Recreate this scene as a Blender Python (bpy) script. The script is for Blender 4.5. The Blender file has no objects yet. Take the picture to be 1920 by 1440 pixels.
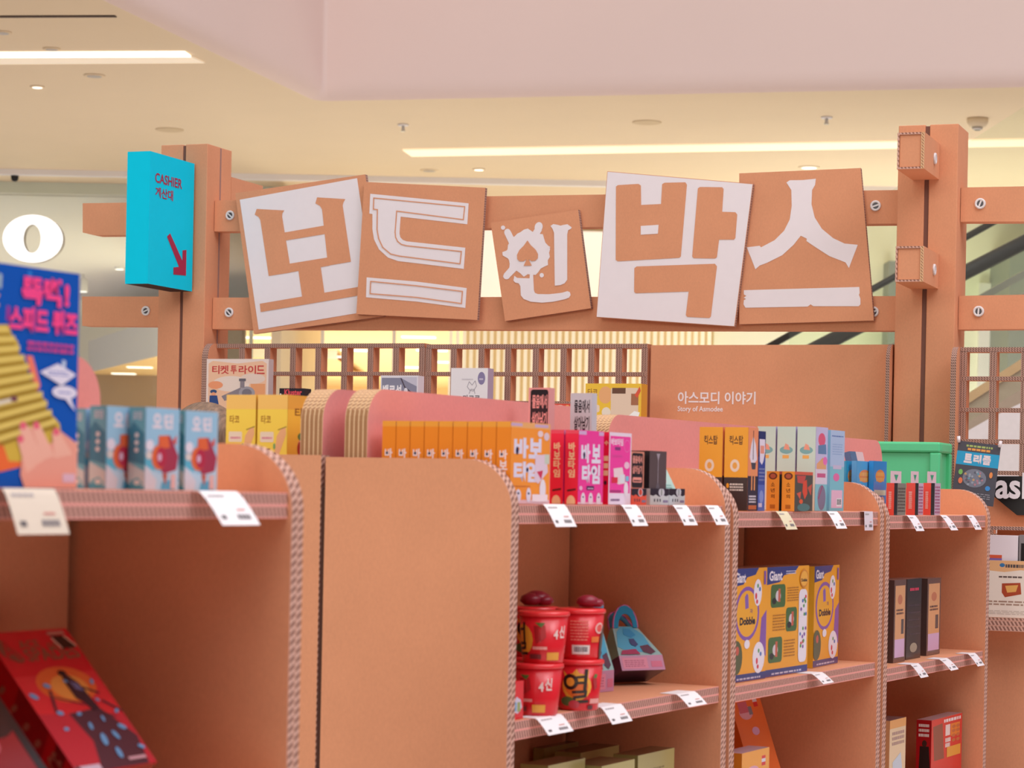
import bpy, bmesh, math, random
from mathutils import Vector, Matrix
from mathutils.geometry import tessellate_polygon
random.seed(7)
SC = bpy.context.scene
COL = SC.collection

# ------------------------------------------------------------------ camera
FPX = 4400.0                    # focal length in pixels of a 1920 px wide frame
HX, HY = 960.0, 915.0           # principal point (lens shifted upwards)
ROLL = 0.020
EYE = 1.5
cam_d = bpy.data.cameras.new('camera')
cam = bpy.data.objects.new('camera', cam_d); COL.objects.link(cam)
cam_d.sensor_width = 36.0
cam_d.lens = FPX / 1920.0 * 36.0
cam_d.shift_y = (HY - 720.0) / 1920.0
c_, s_ = math.cos(ROLL), math.sin(ROLL)
cam.matrix_world = Matrix(((c_, -s_, 0, 0), (0, 0, -1, 0), (s_, c_, 0, EYE), (0, 0, 0, 1)))
cam_d.clip_end = 200
cam_d.dof.use_dof = True
cam_d.dof.focus_distance = 6.2
cam_d.dof.aperture_fstop = 9.0
SC.camera = cam

# ------------------------------------------------------------------ world, light, exposure
SC.view_settings.view_transform = 'Standard'
SC.view_settings.look = 'None'
SC.view_settings.gamma = 1.0
SC.view_settings.use_curve_mapping = False
SC.view_settings.exposure = 0.0
W = bpy.data.worlds.new('mall_light'); SC.world = W; W.use_nodes = True
nt = W.node_tree; nt.nodes.clear()
wo = nt.nodes.new('ShaderNodeOutputWorld'); bg = nt.nodes.new('ShaderNodeBackground')
tc = nt.nodes.new('ShaderNodeTexCoord'); sx = nt.nodes.new('ShaderNodeSeparateXYZ')
mr = nt.nodes.new('ShaderNodeMapRange'); mx = nt.nodes.new('ShaderNodeMix'); mx.data_type = 'RGBA'
nt.links.new(tc.outputs['Generated'], sx.inputs[0]); nt.links.new(sx.outputs['X'], mr.inputs['Value'])
mr.inputs['From Min'].default_value = -0.6; mr.inputs['From Max'].default_value = 0.8
nt.links.new(mr.outputs['Result'], mx.inputs['Factor'])
mx.inputs['A'].default_value = (1.0, 0.97, 0.92, 1); mx.inputs['B'].default_value = (1.0, 0.88, 1.0, 1)
nt.links.new(mx.outputs['Result'], bg.inputs['Color'])
mz = nt.nodes.new('ShaderNodeMapRange'); mz.inputs['From Min'].default_value = 0.15; mz.inputs['From Max'].default_value = 0.9
mz.inputs['To Min'].default_value = 0.10; mz.inputs['To Max'].default_value = 0.9
nt.links.new(sx.outputs['Z'], mz.inputs['Value']); nt.links.new(mz.outputs['Result'], bg.inputs['Strength'])
nt.links.new(bg.outputs[0], wo.inputs[0])

def area(name, loc, target, sx_, sy_, power, col):
    l = bpy.data.lights.new(name, 'AREA'); l.shape = 'RECTANGLE'; l.size = sx_; l.size_y = sy_
    l.energy = power; l.color = col
    o = bpy.data.objects.new(name, l); COL.objects.link(o); o.location = loc
    o.rotation_euler = (Vector(target) - Vector(loc)).to_track_quat('-Z', 'Y').to_euler()
    return o
area('atrium_skylight', (2.8, 3.0, 9.0), (1.0, 5.0, 0), 9, 9, 585, (1.0, 0.98, 1.0))
area('added_fill_right', (6.0, 0.0, 8.5), (1.0, 5.0, 1.5), 3.5, 3.5, 150, (1.0, 0.96, 1.0))  # added fill lamp, out of view, brightens the shelf-front faces and covers
area('mall_lights_behind', (-4.5, -3.5, 4.2), (-0.2, 4.5, 1.3), 4, 2.5, 255, (1.0, 0.98, 0.90))
area('added_uplight_left_shop', (-7.0, 26.0, 0.05), (-7.0, 26.0, 9), 9, 13, 110, (0.92, 0.95, 1.15))  # added unseen uplight, brightens the left shop's ceiling like floor bounce
area('added_uplight_middle_shop', (-1.3, 28.0, 0.05), (-1.3, 28.0, 9), 3, 14, 450, (1.0, 0.93, 0.66))  # added unseen uplight for the warm ceiling of the middle shop
area('added_uplight_concourse', (-3.8, 16.2, 0.05), (-3.8, 16.2, 9), 18, 4, 118, (1.0, 0.98, 1.06))  # added uplight hidden behind the shelves, stands in for floor bounce on the ceiling
area('added_uplight_escalator', (4.0, 18.9, 0.05), (4.0, 20.3, 2.6), 4, 1.6, 200, (1.0, 1.0, 0.92))  # added unseen lamp near the floor, brightens the right back wall

# ------------------------------------------------------------------ pixel <-> world helpers (used only to measure places)
def ray(px, py):
    dx, dy = px - HX, py - HY
    return Vector(((dx * c_ + dy * s_) / FPX, 1.0, (dx * s_ - dy * c_) / FPX))
EYEV = Vector((0, 0, EYE))
def P(px, py, d): return EYEV + ray(px, py) * d
def Pz(px, py, z):
    r = ray(px, py); return EYEV + r * ((z - EYE) / r.z)

# ------------------------------------------------------------------ materials
def lin(v):
    v /= 255.0
    return v / 12.92 if v <= 0.04045 else ((v + 0.055) / 1.055) ** 2.4
def H(h):
    h = h.lstrip('#'); h = ''.join(c * 2 for c in h) if len(h) == 3 else h; return tuple(lin(int(h[i:i + 2], 16)) for i in (0, 2, 4))
def new_mat(name):
    m = bpy.data.materials.new(name); m.use_nodes = True
    t = m.node_tree; b = t.nodes['Principled BSDF']; return m, t, b
def plain(name, hexc, rough=0.55, emit=0.0, noise=0.03, scale=30, metallic=0.0, spec=0.4):
    m, t, b = new_mat(name)
    c = H(hexc)
    b.inputs['Roughness'].default_value = rough; b.inputs['Metallic'].default_value = metallic
    b.inputs['Specular IOR Level'].default_value = spec
    co = t.nodes.new('ShaderNodeTexCoord'); n = t.nodes.new('ShaderNodeTexNoise'); r = t.nodes.new('ShaderNodeValToRGB')
    n.inputs['Scale'].default_value = scale; n.inputs['Detail'].default_value = 5
    t.links.new(co.outputs['Object'], n.inputs['Vector']); t.links.new(n.outputs['Fac'], r.inputs[0])
    r.color_ramp.elements[0].position = 0.3; r.color_ramp.elements[1].position = 0.7
    r.color_ramp.elements[0].color = tuple(x * (1 - noise) for x in c) + (1,)
    r.color_ramp.elements[1].color = tuple(min(1, x * (1 + noise)) for x in c) + (1,)
    t.links.new(r.outputs[0], b.inputs['Base Color'])
    if emit:
        b.inputs['Emission Color'].default_value = c + (1,); b.inputs['Emission Strength'].default_value = emit
    return m
def card_mat(name, hexc):
    m, t, b = new_mat(name); c = H(hexc)
    b.inputs['Roughness'].default_value = 0.85; b.inputs['Specular IOR Level'].default_value = 0.15
    co = t.nodes.new('ShaderNodeTexCoord')
    n = t.nodes.new('ShaderNodeTexNoise'); n.inputs['Scale'].default_value = 240; n.inputs['Detail'].default_value = 6
    n2 = t.nodes.new('ShaderNodeTexNoise'); n2.inputs['Scale'].default_value = 7; n2.inputs['Detail'].default_value = 4
    mp = t.nodes.new('ShaderNodeMapping'); mp.inputs['Scale'].default_value = (1, 1, 0.6)
    t.links.new(co.outputs['Object'], mp.inputs[0]); t.links.new(mp.outputs[0], n.inputs['Vector']); t.links.new(co.outputs['Object'], n2.inputs['Vector'])
    a = t.nodes.new('ShaderNodeMath'); a.operation = 'MULTIPLY_ADD'; a.inputs[1].default_value = 0.5
    t.links.new(n.outputs['Fac'], a.inputs[0])
    h = t.nodes.new('ShaderNodeMath'); h.operation = 'MULTIPLY'; h.inputs[1].default_value = 0.5
    t.links.new(n2.outputs['Fac'], h.inputs[0]); t.links.new(h.outputs[0], a.inputs[2])
    r = t.nodes.new('ShaderNodeValToRGB'); r.color_ramp.elements[0].position = 0.35; r.color_ramp.elements[1].position = 0.65
    r.color_ramp.elements[0].color = tuple(x * 0.95 for x in c) + (1,)
    r.color_ramp.elements[1].color = tuple(x * 1.05 for x in c) + (1,)
    t.links.new(a.outputs[0], r.inputs[0]); t.links.new(r.outputs[0], b.inputs['Base Color'])
    return m
def flute_mat(name, dark, light, liner, layer=0.0066, wave=0.0085):
    # cut edge of layered corrugated board: UV x runs along the edge, UV y across its thickness (metres)
    m, t, b = new_mat(name)
    b.inputs['Roughness'].default_value = 0.9; b.inputs['Specular IOR Level'].default_value = 0.1
    uv = t.nodes.new('ShaderNodeUVMap'); uv.uv_map = 'uv'; sp = t.nodes.new('ShaderNodeSeparateXYZ')
    t.links.new(uv.outputs[0], sp.inputs[0])
    def M(op, a, bb=None, cc=None):
        k = t.nodes.new('ShaderNodeMath'); k.operation = op
        for i, v in enumerate((a, bb, cc)):
            if v is None: continue
            if isinstance(v, (int, float)): k.inputs[i].default_value = v
            else: t.links.new(v, k.inputs[i])
        return k.outputs[0]
    fv = M('FRACT', M('DIVIDE', sp.outputs['Y'], layer))
    tri = M('PINGPONG', M('ADD', M('DIVIDE', sp.outputs['X'], wave * 0.5), M('MULTIPLY', fv, 1.5)), 1.0)
    k = M('LESS_THAN', tri, 0.5)
    mx1 = t.nodes.new('ShaderNodeMix'); mx1.data_type = 'RGBA'
    mx1.inputs['A'].default_value = H(light) + (1,); mx1.inputs['B'].default_value = H(dark) + (1,)
    t.links.new(k, mx1.inputs['Factor'])
    ln = M('GREATER_THAN', M('ABSOLUTE', M('SUBTRACT', fv, 0.5)), 0.38)
    mx2 = t.nodes.new('ShaderNodeMix'); mx2.data_type = 'RGBA'; mx2.inputs['B'].default_value = H(liner) + (1,)
    t.links.new(mx1.outputs['Result'], mx2.inputs['A']); t.links.new(ln, mx2.inputs['Factor'])
    t.links.new(mx2.outputs['Result'], b.inputs['Base Color'])
    return m
def print_mat(name, rough, spec=0.4, coat=0.0):
    m, t, b = new_mat(name)
    a = t.nodes.new('ShaderNodeVertexColor'); a.layer_name = 'Col'
    t.links.new(a.outputs['Color'], b.inputs['Base Color'])
    b.inputs['Roughness'].default_value = rough; b.inputs['Specular IOR Level'].default_value = spec
    b.inputs['Coat Weight'].default_value = coat; b.inputs['Coat Roughness'].default_value = 0.15
    return m
M_CARD = card_mat('kraft_cardboard', '#dd9b76')
M_EDGE = flute_mat('corrugated_edge', '#92695c', '#d6ac9c', '#cf9f8c', 0.0141, 0.0105)
M_EDGE_THIN = flute_mat('corrugated_edge_fine', '#6d5148', '#c29e90', '#b28878', 0.0055, 0.008)
M_EDGE_SHELF = flute_mat('corrugated_edge_shelf', '#865a52', '#dba89a', '#e8a096', 0.0156, 0.0085)
M_EDGE_PLY = flute_mat('layered_edge', '#a87c58', '#a87c58', '#e6c29a', 0.0087, 0.011)
M_PINK = card_mat('pink_cardboard', '#e89a94')
M_DARK = plain('dark_seam', '#3a2018', 0.9)
M_PRINT = print_mat('printed_paper', 0.45, 0.35)
M_GLOSS = print_mat('printed_gloss', 0.25, 0.5, 0.15)
M_VINYL = plain('white_vinyl', '#efe6ea', 0.6, noise=0.01)
M_WHITE = plain('white_paint', '#f5f1f0', 0.7, noise=0.01, scale=4)
M_CREAM = plain('cream_plaster', '#ead9bb', 0.75, noise=0.015, scale=2)
M_CEIL = plain('ceiling_plaster', '#f0dcbc', 0.8, noise=0.01, scale=2)
M_FASCIA = plain('fascia_plaster', '#f2dcd4', 0.7, noise=0.01, scale=1)
M_METAL = plain('brushed_metal', '#c9c4c0', 0.35, metallic=0.6)
M_BLACK = plain('black_plastic', '#1c1a1b', 0.5)

# ------------------------------------------------------------------ text outlines (built-in font, triangulated once)
_txt = {}
def glyphs(s, off=0.0):
    k = (s, off)
    if k in _txt: return _txt[k]
    c = bpy.data.curves.new('t', 'FONT'); c.body = s; c.offset = off; c.fill_mode = 'FRONT'; c.resolution_u = 3
    o = bpy.data.objects.new('t', c); COL.objects.link(o)
    dg = bpy.context.evaluated_depsgraph_get()
    m = bpy.data.meshes.new_from_object(o.evaluated_get(dg))
    vs = [(v.co.x, v.co.y) for v in m.vertices]; fs = [tuple(p.vertices) for p in m.polygons]
    bpy.data.objects.remove(o); bpy.data.curves.remove(c); bpy.data.meshes.remove(m)
    xs = [v[0] for v in vs]; ys = [v[1] for v in vs]
    x0, x1, y0, y1 = min(xs), max(xs), min(ys), max(ys)
    vs = [((x - x0) / (x1 - x0), (y - y0) / (y1 - y0)) for x, y in vs]
    _txt[k] = (vs, fs, (x1 - x0) / (y1 - y0))
    return _txt[k]

# ------------------------------------------------------------------ frames and mesh builder
class Fr:
    def __init__(s, O, ex, ey, ez): s.O, s.ex, s.ey, s.ez = Vector(O), Vector(ex), Vector(ey), Vector(ez)
    def pt(s, a, b, c=0.0): return s.O + s.ex * a + s.ey * b + s.ez * c
    def rotz(s, ang, pivot):
        R = Matrix.Rotation(ang, 3, 'Z'); p = Vector(pivot)
        return Fr(p + R @ (s.O - p), R @ s.ex, R @ s.ey, R @ s.ez)
UP = Vector((0, 0, 1))
WORLD = Fr((0, 0, 0), (1, 0, 0), (0, 1, 0), (0, 0, 1))

class MB:
    def __init__(s):
        s.bm = bmesh.new(); s.uv = s.bm.loops.layers.uv.new('uv'); s.col = s.bm.loops.layers.float_color.new('Col'); s.mats = []
    def mi(s, m):
        if m not in s.mats: s.mats.append(m)
        return s.mats.index(m)
    def face(s, pts, mat, col=(1, 1, 1), uvs=None, smooth=False):
        try: f = s.bm.faces.new([s.bm.verts.new(p) for p in pts])
        except ValueError: return None
        f.material_index = s.mi(mat); f.smooth = smooth
        for i, l in enumerate(f.loops):
            l[s.col] = (*col, 1)
            if uvs: l[s.uv].uv = uvs[i]
        return f
    def box(s, F, a0, a1, b0, b1, c0, c1, mat, col=(1, 1, 1), cols=None, emats=None):
        cols = cols or {}; emats = emats or {}
        p = {(i, j, k): s.bm.verts.new(F.pt((a0, a1)[i], (b0, b1)[j], (c0, c1)[k])) for i in (0, 1) for j in (0, 1) for k in (0, 1)}
        da, db, dc = a1 - a0, b1 - b0, c1 - c0
        def q(name, ks, us):
            f = s.bm.faces.new([p[k] for k in ks]); f.material_index = s.mi(emats.get(name, mat))
            for l, u in zip(f.loops, us): l[s.col] = (*cols.get(name, col), 1); l[s.uv].uv = u
        def r(u, v): return [(0, 0), (u, 0), (u, v), (0, v)]
        q('a0', [(0, 0, 0), (0, 0, 1), (0, 1, 1), (0, 1, 0)], [(0, 0), (0, dc), (db, dc), (db, 0)])
        q('a1', [(1, 0, 0), (1, 1, 0), (1, 1, 1), (1, 0, 1)], [(0, 0), (db, 0), (db, dc), (0, dc)])
        q('b0', [(0, 0, 0), (1, 0, 0), (1, 0, 1), (0, 0, 1)], r(da, dc))
        q('b1', [(0, 1, 0), (0, 1, 1), (1, 1, 1), (1, 1, 0)], [(0, 0), (0, dc), (da, dc), (da, 0)])
        q('c0', [(0, 0, 0), (0, 1, 0), (1, 1, 0), (1, 0, 0)], [(0, 0), (0, db), (da, db), (da, 0)])
        q('c1', [(0, 0, 1), (1, 0, 1), (1, 1, 1), (0, 1, 1)], r(da, db))
        return s
    def prism(s, F, poly, c0, c1, mat, emat=None, col=(1, 1, 1), ecol=None):
        n = len(poly)
        A = [s.bm.verts.new(F.pt(x, y, c1)) for x, y in poly]; B = [s.bm.verts.new(F.pt(x, y, c0)) for x, y in poly]
        for loop in (A, B[::-1]):
            f = s.bm.faces.new(loop); f.material_index = s.mi(mat)
            for l in f.loops: l[s.col] = (*col, 1)
        u = 0.0
        for i in range(n):
            j = (i + 1) % n; d = math.dist(poly[i], poly[j])
            f = s.bm.faces.new([A[i], B[i], B[j], A[j]]); em = emat(poly[j][0] - poly[i][0], poly[j][1] - poly[i][1]) if callable(emat) else emat
            f.material_index = s.mi(em or mat)
            for l, w in zip(f.loops, ((u, c1 - c0), (u, 0), (u + d, 0), (u + d, c1 - c0))):
                l[s.col] = (*(ecol or col), 1); l[s.uv].uv = w
            u += d
        return s
    def tube(s, pts, r, mat, col=(1, 1, 1), n=8, smooth=True):
        rings = []
        for i, p in enumerate(pts):
            p = Vector(p); d = (Vector(pts[min(i + 1, len(pts) - 1)]) - Vector(pts[max(i - 1, 0)])).normalized()
            a = d.orthogonal().normalized(); b = d.cross(a)
            if rings and False: pass
            rr = r[i] if isinstance(r, (list, tuple)) else r
            rings.append([s.bm.verts.new(p + (a * math.cos(t) + b * math.sin(t)) * rr) for t in (2 * math.pi * k / n for k in range(n))])
        fs = []
        for R0, R1 in zip(rings, rings[1:]):
            for k in range(n): fs.append(s.bm.faces.new([R0[k], R0[(k + 1) % n], R1[(k + 1) % n], R1[k]]))
        fs.append(s.bm.faces.new(rings[0][::-1])); fs.append(s.bm.faces.new(rings[-1]))
        for f in fs:
            f.material_index = s.mi(mat); f.smooth = smooth
            for l in f.loops: l[s.col] = (*col, 1)
        return s
    def lathe(s, c, prof, mat, col=(1, 1, 1), n=28, axis=UP, cols=None):
        c = Vector(c); ax = Vector(axis).normalized(); a = ax.orthogonal().normalized(); b = ax.cross(a)
        rings = []
        for r, z in prof:
            rings.append([s.bm.verts.new(c + ax * z + (a * math.cos(2 * math.pi * k / n) + b * math.sin(2 * math.pi * k / n)) * max(r, 1e-5)) for k in range(n)])
        for i, (R0, R1) in enumerate(zip(rings, rings[1:])):
            for k in range(n):
                f = s.bm.faces.new([R0[k], R0[(k + 1) % n], R1[(k + 1) % n], R1[k]]); f.material_index = s.mi(mat); f.smooth = True
                for l in f.loops: l[s.col] = (*(cols[i] if cols else col), 1)
        for R in (rings[0][::-1], rings[-1]):
            f = s.bm.faces.new(R); f.material_index = s.mi(mat)
            for l in f.loops: l[s.col] = (*(cols[-1] if cols else col), 1)
        return s
    def build(s, name, parent=None, loc=None, bevel=0.0):
        me = bpy.data.meshes.new(name); s.bm.to_mesh(me); s.bm.free()
        for m in s.mats: me.materials.append(m)
        o = bpy.data.objects.new(name, me); COL.objects.link(o)
        if parent is not None:
            T = Vector((0, 0, 0)); p = parent
            while p is not None: T += p.location; p = p.parent
            me.transform(Matrix.Translation(-T)); o.parent = parent
        else:
            if loc is None:
                lo = Vector((min(v.co[i] for v in me.vertices) for i in range(3))); hi = Vector((max(v.co[i] for v in me.vertices) for i in range(3)))
                loc = Vector(((lo.x + hi.x) / 2, (lo.y + hi.y) / 2, lo.z))
            me.transform(Matrix.Translation(-Vector(loc))); o.location = loc
        if bevel:
            b = o.modifiers.new('bevel', 'BEVEL'); b.width = bevel; b.segments = 2; b.limit_method = 'ANGLE'
        return o
def tag(o, label, cat, group=None):
    o['label'] = label; o['category'] = cat
    if group: o['group'] = group
    return o
def structure(o): o['kind'] = 'structure'; return o
def thing(name, loc, label, cat, group=None):
    o = bpy.data.objects.new(name, None); COL.objects.link(o); o.location = loc; o.empty_display_size = 0.05
    return tag(o, label, cat, group)
def dup(root, delta, label, group=None):
    r = root.copy(); COL.objects.link(r); r.location = root.location + Vector(delta); r['label'] = label
    if group: r['group'] = group
    for ch in root.children:
        c = ch.copy(); COL.objects.link(c); c.parent = r
        for g in ch.children:
            d = g.copy(); COL.objects.link(d); d.parent = c
    return r

# flat printed art on one face; coordinates run 0..1 over the face
class Face:
    def __init__(s, mb, F, w, h, mat=None, lift=0.0003):
        s.mb, s.F, s.w, s.h, s.c, s.mat, s.step = mb, F, w, h, lift, mat or M_PRINT, 0.00004
    noclip = False
    def _put(s, pts, col):
        if not s.noclip: pts = [(min(max(x, 0.0), 1.0), min(max(y, 0.004), 1.0)) for x, y in pts]
        s.mb.face([s.F.pt(x * s.w, y * s.h, s.c) for x, y in pts], s.mat, H(col) if isinstance(col, str) else col)
    def nxt(s): s.c += s.step
    def poly(s, pts, col): s._put(pts, col); s.nxt(); return s
    def rect(s, x0, y0, x1, y1, col): return s.poly([(x0, y0), (x1, y0), (x1, y1), (x0, y1)], col)
    def ell(s, cx, cy, rx, ry, col, n=20, rot=0.0):
        a = s.w / s.h
        return s.poly([(cx + rx * math.cos(t) * math.cos(rot) - ry / a * math.sin(t) * math.sin(rot) if rot else cx + rx * math.cos(t),
                        cy + ry * math.sin(t) * math.cos(rot) + rx * a * math.cos(t) * math.sin(rot) if rot else cy + ry * math.sin(t)) for t in (2 * math.pi * k / n for k in range(n))], col)
    def rrect(s, x0, y0, x1, y1, r, col):
        a = s.w / s.h; ry = r * a; pts = []
        for cx, cy, t0 in ((x1 - r, y1 - ry, 0), (x0 + r, y1 - ry, 90), (x0 + r, y0 + ry, 180), (x1 - r, y0 + ry, 270)):
            for k in range(5):
                t = math.radians(t0 + 22.5 * k); pts.append((cx + r * math.cos(t), cy + ry * math.sin(t)))
        return s.poly(pts, col)
    def line(s, pts, wd, col, closed=False):
        a = s.w / s.h
        P_ = list(pts) + ([pts[0]] if closed else [])
        for (x0, y0), (x1, y1) in zip(P_, P_[1:]):
            dx, dy = (x1 - x0), (y1 - y0) / a
            L = math.hypot(dx, dy) or 1; nx, ny = -dy / L * wd / 2, dx / L * wd / 2 * a
            ex, ey = dx / L * wd * .3, dy / L * wd * .3 * a
            s._put([(x0 + nx - ex, y0 + ny - ey), (x0 - nx - ex, y0 - ny - ey), (x1 - nx + ex, y1 - ny + ey), (x1 + nx + ex, y1 + ny + ey)], col)
        s.nxt(); return s
    def text(s, t, x0, y0, x1, y1, col, bold=0.0, rot=0):
        vs, fs, asp = glyphs(t, bold)
        for f in fs:
            pts = []
            for i in f:
                u, v = vs[i]
                if rot == 90: u, v = v, 1 - u          # reads downwards
                pts.append((x0 + u * (x1 - x0), y0 + v * (y1 - y0)))
            s._put(pts, col)
        s.nxt(); return s
    def lines(s, x0, y0, x1, y1, n, col, seed=1, fill=0.5):
        rr = random.Random(seed); dy = (y1 - y0) / n
        for i in range(n):
            y = y0 + i * dy; x = x0
            while x < x1 - 0.02:
                w = min(rr.uniform(.05, .2) * (x1 - x0), x1 - x); s._put([(x, y), (x + w, y), (x + w, y + dy * fill), (x, y + dy * fill)], col); x += w + .03 * (x1 - x0)
        s.nxt(); return s
    def barcode(s, x0, y0, x1, y1, seed=3):
        s.rect(x0, y0, x1, y1, '#f3eef0'); rr = random.Random(seed); x = x0 + .06 * (x1 - x0)
        while x < x1 - .08 * (x1 - x0):
            w = rr.choice((.015, .03, .045)) * (x1 - x0); s._put([(x, y0 + .2 * (y1 - y0)), (x + w, y0 + .2 * (y1 - y0)), (x + w, y1 - .1 * (y1 - y0)), (x, y1 - .1 * (y1 - y0))], '#3a3038'); x += w + rr.choice((.02, .035)) * (x1 - x0)
        s.nxt(); return s
class ConeFace(Face):
    # art wrapped round an upright cup: x 0..1 spans the angle a0..a1, y spans the wall
    def __init__(s, mb, c, r0, r1, h, a0, a1, mat=None):
        s.mb, s.cc, s.r0, s.r1, s.hh, s.a0, s.a1 = mb, Vector(c), r0, r1, h, a0, a1
        s.w, s.h, s.c, s.step, s.mat = (a1 - a0) * (r0 + r1) / 2, h, 0.0006, 0.00012, mat or M_PRINT
    def _pt(s, x, y):
        t = s.a0 + (s.a1 - s.a0) * x; r = s.r0 + (s.r1 - s.r0) * y + s.c
        return s.cc + Vector((math.cos(t) * r, math.sin(t) * r, y * s.hh))
    def _put(s, pts, col):
        col = H(col) if isinstance(col, str) else col
        for tri in tessellate_polygon([[Vector((x, y, 0)) for x, y in pts]]): s._tri([pts[i] for i in tri], col)
    def _tri(s, t, col, d=0):
        e = [(abs(t[i][0] - t[(i + 1) % 3][0]), i) for i in range(3)]; m, i = max(e)
        if m * abs(s.a1 - s.a0) > 0.2 and d < 7:
            a, b, c = t[i], t[(i + 1) % 3], t[(i + 2) % 3]; mid = ((a[0] + b[0]) / 2, (a[1] + b[1]) / 2)
            s._tri([a, mid, c], col, d + 1); s._tri([mid, b, c], col, d + 1)
        else: s.mb.face([s._pt(x, y) for x, y in t], s.mat, col)

# ================================================================== SETTING
ZC = 4.0
def arc(c, r, t0, t1, n): return [(c[0] + r * math.cos(math.radians(t0 + (t1 - t0) * k / n)), c[1] + r * math.sin(math.radians(t0 + (t1 - t0) * k / n))) for k in range(n + 1)]
M_FLOOR = plain('pale_stone_floor', '#d9cfc6', 0.35, noise=0.03, scale=3)
structure(MB().box(WORLD, -16, 16, -5, 42, -0.05, 0.0, M_FLOOR).build('floor'))
# ceiling with the edge of the atrium void
L0, C0, R0 = Pz(-260, -215, ZC), Pz(592, 190, ZC), Pz(2500, 152, ZC)
def fillet(A, B, C, r, n=10):
    A, B, C = Vector(A[:2]), Vector(B[:2]), Vector(C[:2])
    d1, d2 = (A - B).normalized(), (C - B).normalized()
    half = d1.angle(d2) / 2; t = r / math.tan(half); cen = B + (d1 + d2).normalized() * (r / math.sin(half))
    p1, p2 = B + d1 * t, B + d2 * t; out = []
    w1, w2 = p1 - cen, p2 - cen; a1 = math.atan2(w1.y, w1.x); a2 = math.atan2(w2.y, w2.x); da = (a2 - a1 + math.pi) % (2 * math.pi) - math.pi
    return [cen + Vector((math.cos(a1 + da * k / n), math.sin(a1 + da * k / n))) * r for k in range(n + 1)]
fl = fillet(L0, C0, R0, 0.11)
def along(A, B, ts): return [Vector(A[:2]).lerp(Vector(B[:2]), t) for t in ts]
path = along(L0, fl[0], (0, .4, .8, .95, .985)) + fl + along(fl[-1], R0, (.008, .03, .15, .5, 1))
cp = [tuple(p) for p in path] + [(R0.x + 3, 19.0), (-15, 19.0), (-15, L0.y)]
structure(MB().prism(Fr((0, 0, 0), (1, 0, 0), (0, 1, 0), (0, 0, 1)), cp, ZC, ZC + 0.03, M_CEIL).build('ceiling'))
mb = MB()
prof = [(0.0, 0.0), (-0.03, 0.012), (-0.055, 0.035), (-0.07, 0.07), (-0.075, 0.12), (-0.075, 5.0)]   # (towards the void, up)
nrm = []
for i, p in enumerate(path):
    d = (path[min(i + 1, len(path) - 1)] - path[max(i - 1, 0)]).normalized(); nrm.append(Vector((-d.y, d.x)))
rows = [[mb.bm.verts.new((p.x + n.x * o, p.y + n.y * o, ZC + z)) for p, n in zip(path, nrm)] for o, z in prof]
for A, B in zip(rows, rows[1:]):
    for i in range(len(path) - 1):
        f = mb.bm.faces.new([A[i], A[i + 1], B[i + 1], B[i]]); f.smooth = True; f.material_index = mb.mi(M_FASCIA)
structure(mb.build('wall_fascia'))
# steps in the ceiling at the shop fronts
structure(MB().box(WORLD, -15, 12, 18.98, 19.06, 3.955, 4.0, M_WHITE).build('trim_1'))
structure(MB().box(WORLD, -15, 12, 19.06, 21.0, 3.955, 3.97, M_CEIL).build('trim_2'))
structure(MB().box(WORLD, -15, -1.98, 19.44, 19.5, 3.86, 3.955, M_WHITE).build('trim_5'))
structure(MB().box(WORLD, -15, -1.9, 19.6, 34, 3.86, 3.9, M_WHITE).build('ceiling_left_shop'))
structure(MB().box(WORLD, -1.9, 12, 21.0, 21.1, 3.02, 3.97, M_CREAM).build('wall_back_upper'))
structure(MB().box(WORLD, -15, -3.0, 34, 34.1, 0, 3.86, M_WHITE).build('wall_back_left'))
structure(MB().box(WORLD, -1.98, -1.9, 19.06, 23, 0, 3.905, M_CREAM).build('wall_pier'))
M_GREYB = plain('taupe_wall', '#a78c74', 0.8, noise=0.02)
structure(MB().box(WORLD, -7.0, -3.6, 31.2, 31.3, 0, 2.93, M_GREYB).build('wall_left_shop'))
# low bulkhead with a warm wooden underside in the left shop
M_WARM = plain('warm_wood_ceiling', '#f0c98e', 0.6, noise=0.03, scale=3)
a, b = P(165, 705, 30.8), P(300, 668, 26.2)
mb = MB(); zt = 3.32
pa, pb = Vector((a.x, a.y, 2.9)), Vector((b.x, b.y, 2.9)); pc, pd = Vector((-1.98, 26.2, 2.9)), Vector((-1.98, 31.2, 2.9))
up = lambda p: Vector((p.x, p.y, zt))
mb.face([pa, pb, up(pb), up(pa)], M_WHITE); mb.face([pb, pc, up(pc), up(pb)], M_WHITE)
mb.face([pa, pb, pc, pd, Vector((pa.x, 31.2, 2.9))], M_WARM)
mb.face([up(pa), up(pb), up(pc), up(pd), Vector((pa.x, 31.2, zt))], M_WHITE)
structure(mb.build('trim_3'))
# warm shop in the middle, behind glass
M_YEL = plain('warm_shop_ceiling', '#f2d19a', 0.6, noise=0.02, scale=2)
structure(MB().box(WORLD, -3.2, -0.45, 20.2, 36, 3.0, 3.02, M_YEL).build('ceiling_middle_shop'))
structure(MB().box(WORLD, -3.6, 1.4, 36, 36.1, 0, 3.0, M_YEL).build('wall_back_middle'))
structure(MB().box(WORLD, -2.5, -2.35, 20.2, 20.5, 0, 3.02, M_GREYB).build('wall_pier_taupe'))
M_TAN = plain('tan_panel_added_glow', '#d8c193', 0.7, noise=0.02, emit=.2)  # slight emission added to brighten the panel behind the slats
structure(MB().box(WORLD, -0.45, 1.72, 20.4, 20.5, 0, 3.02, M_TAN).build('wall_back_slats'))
M_PALE = plain('pale_green_grey_wall', '#f3f3dc', 0.6, noise=0.02, scale=1)
structure(MB().box(WORLD, 1.72, 12, 20.3, 20.4, 0, 3.905, M_PALE).build('wall_back_right'))
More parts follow.
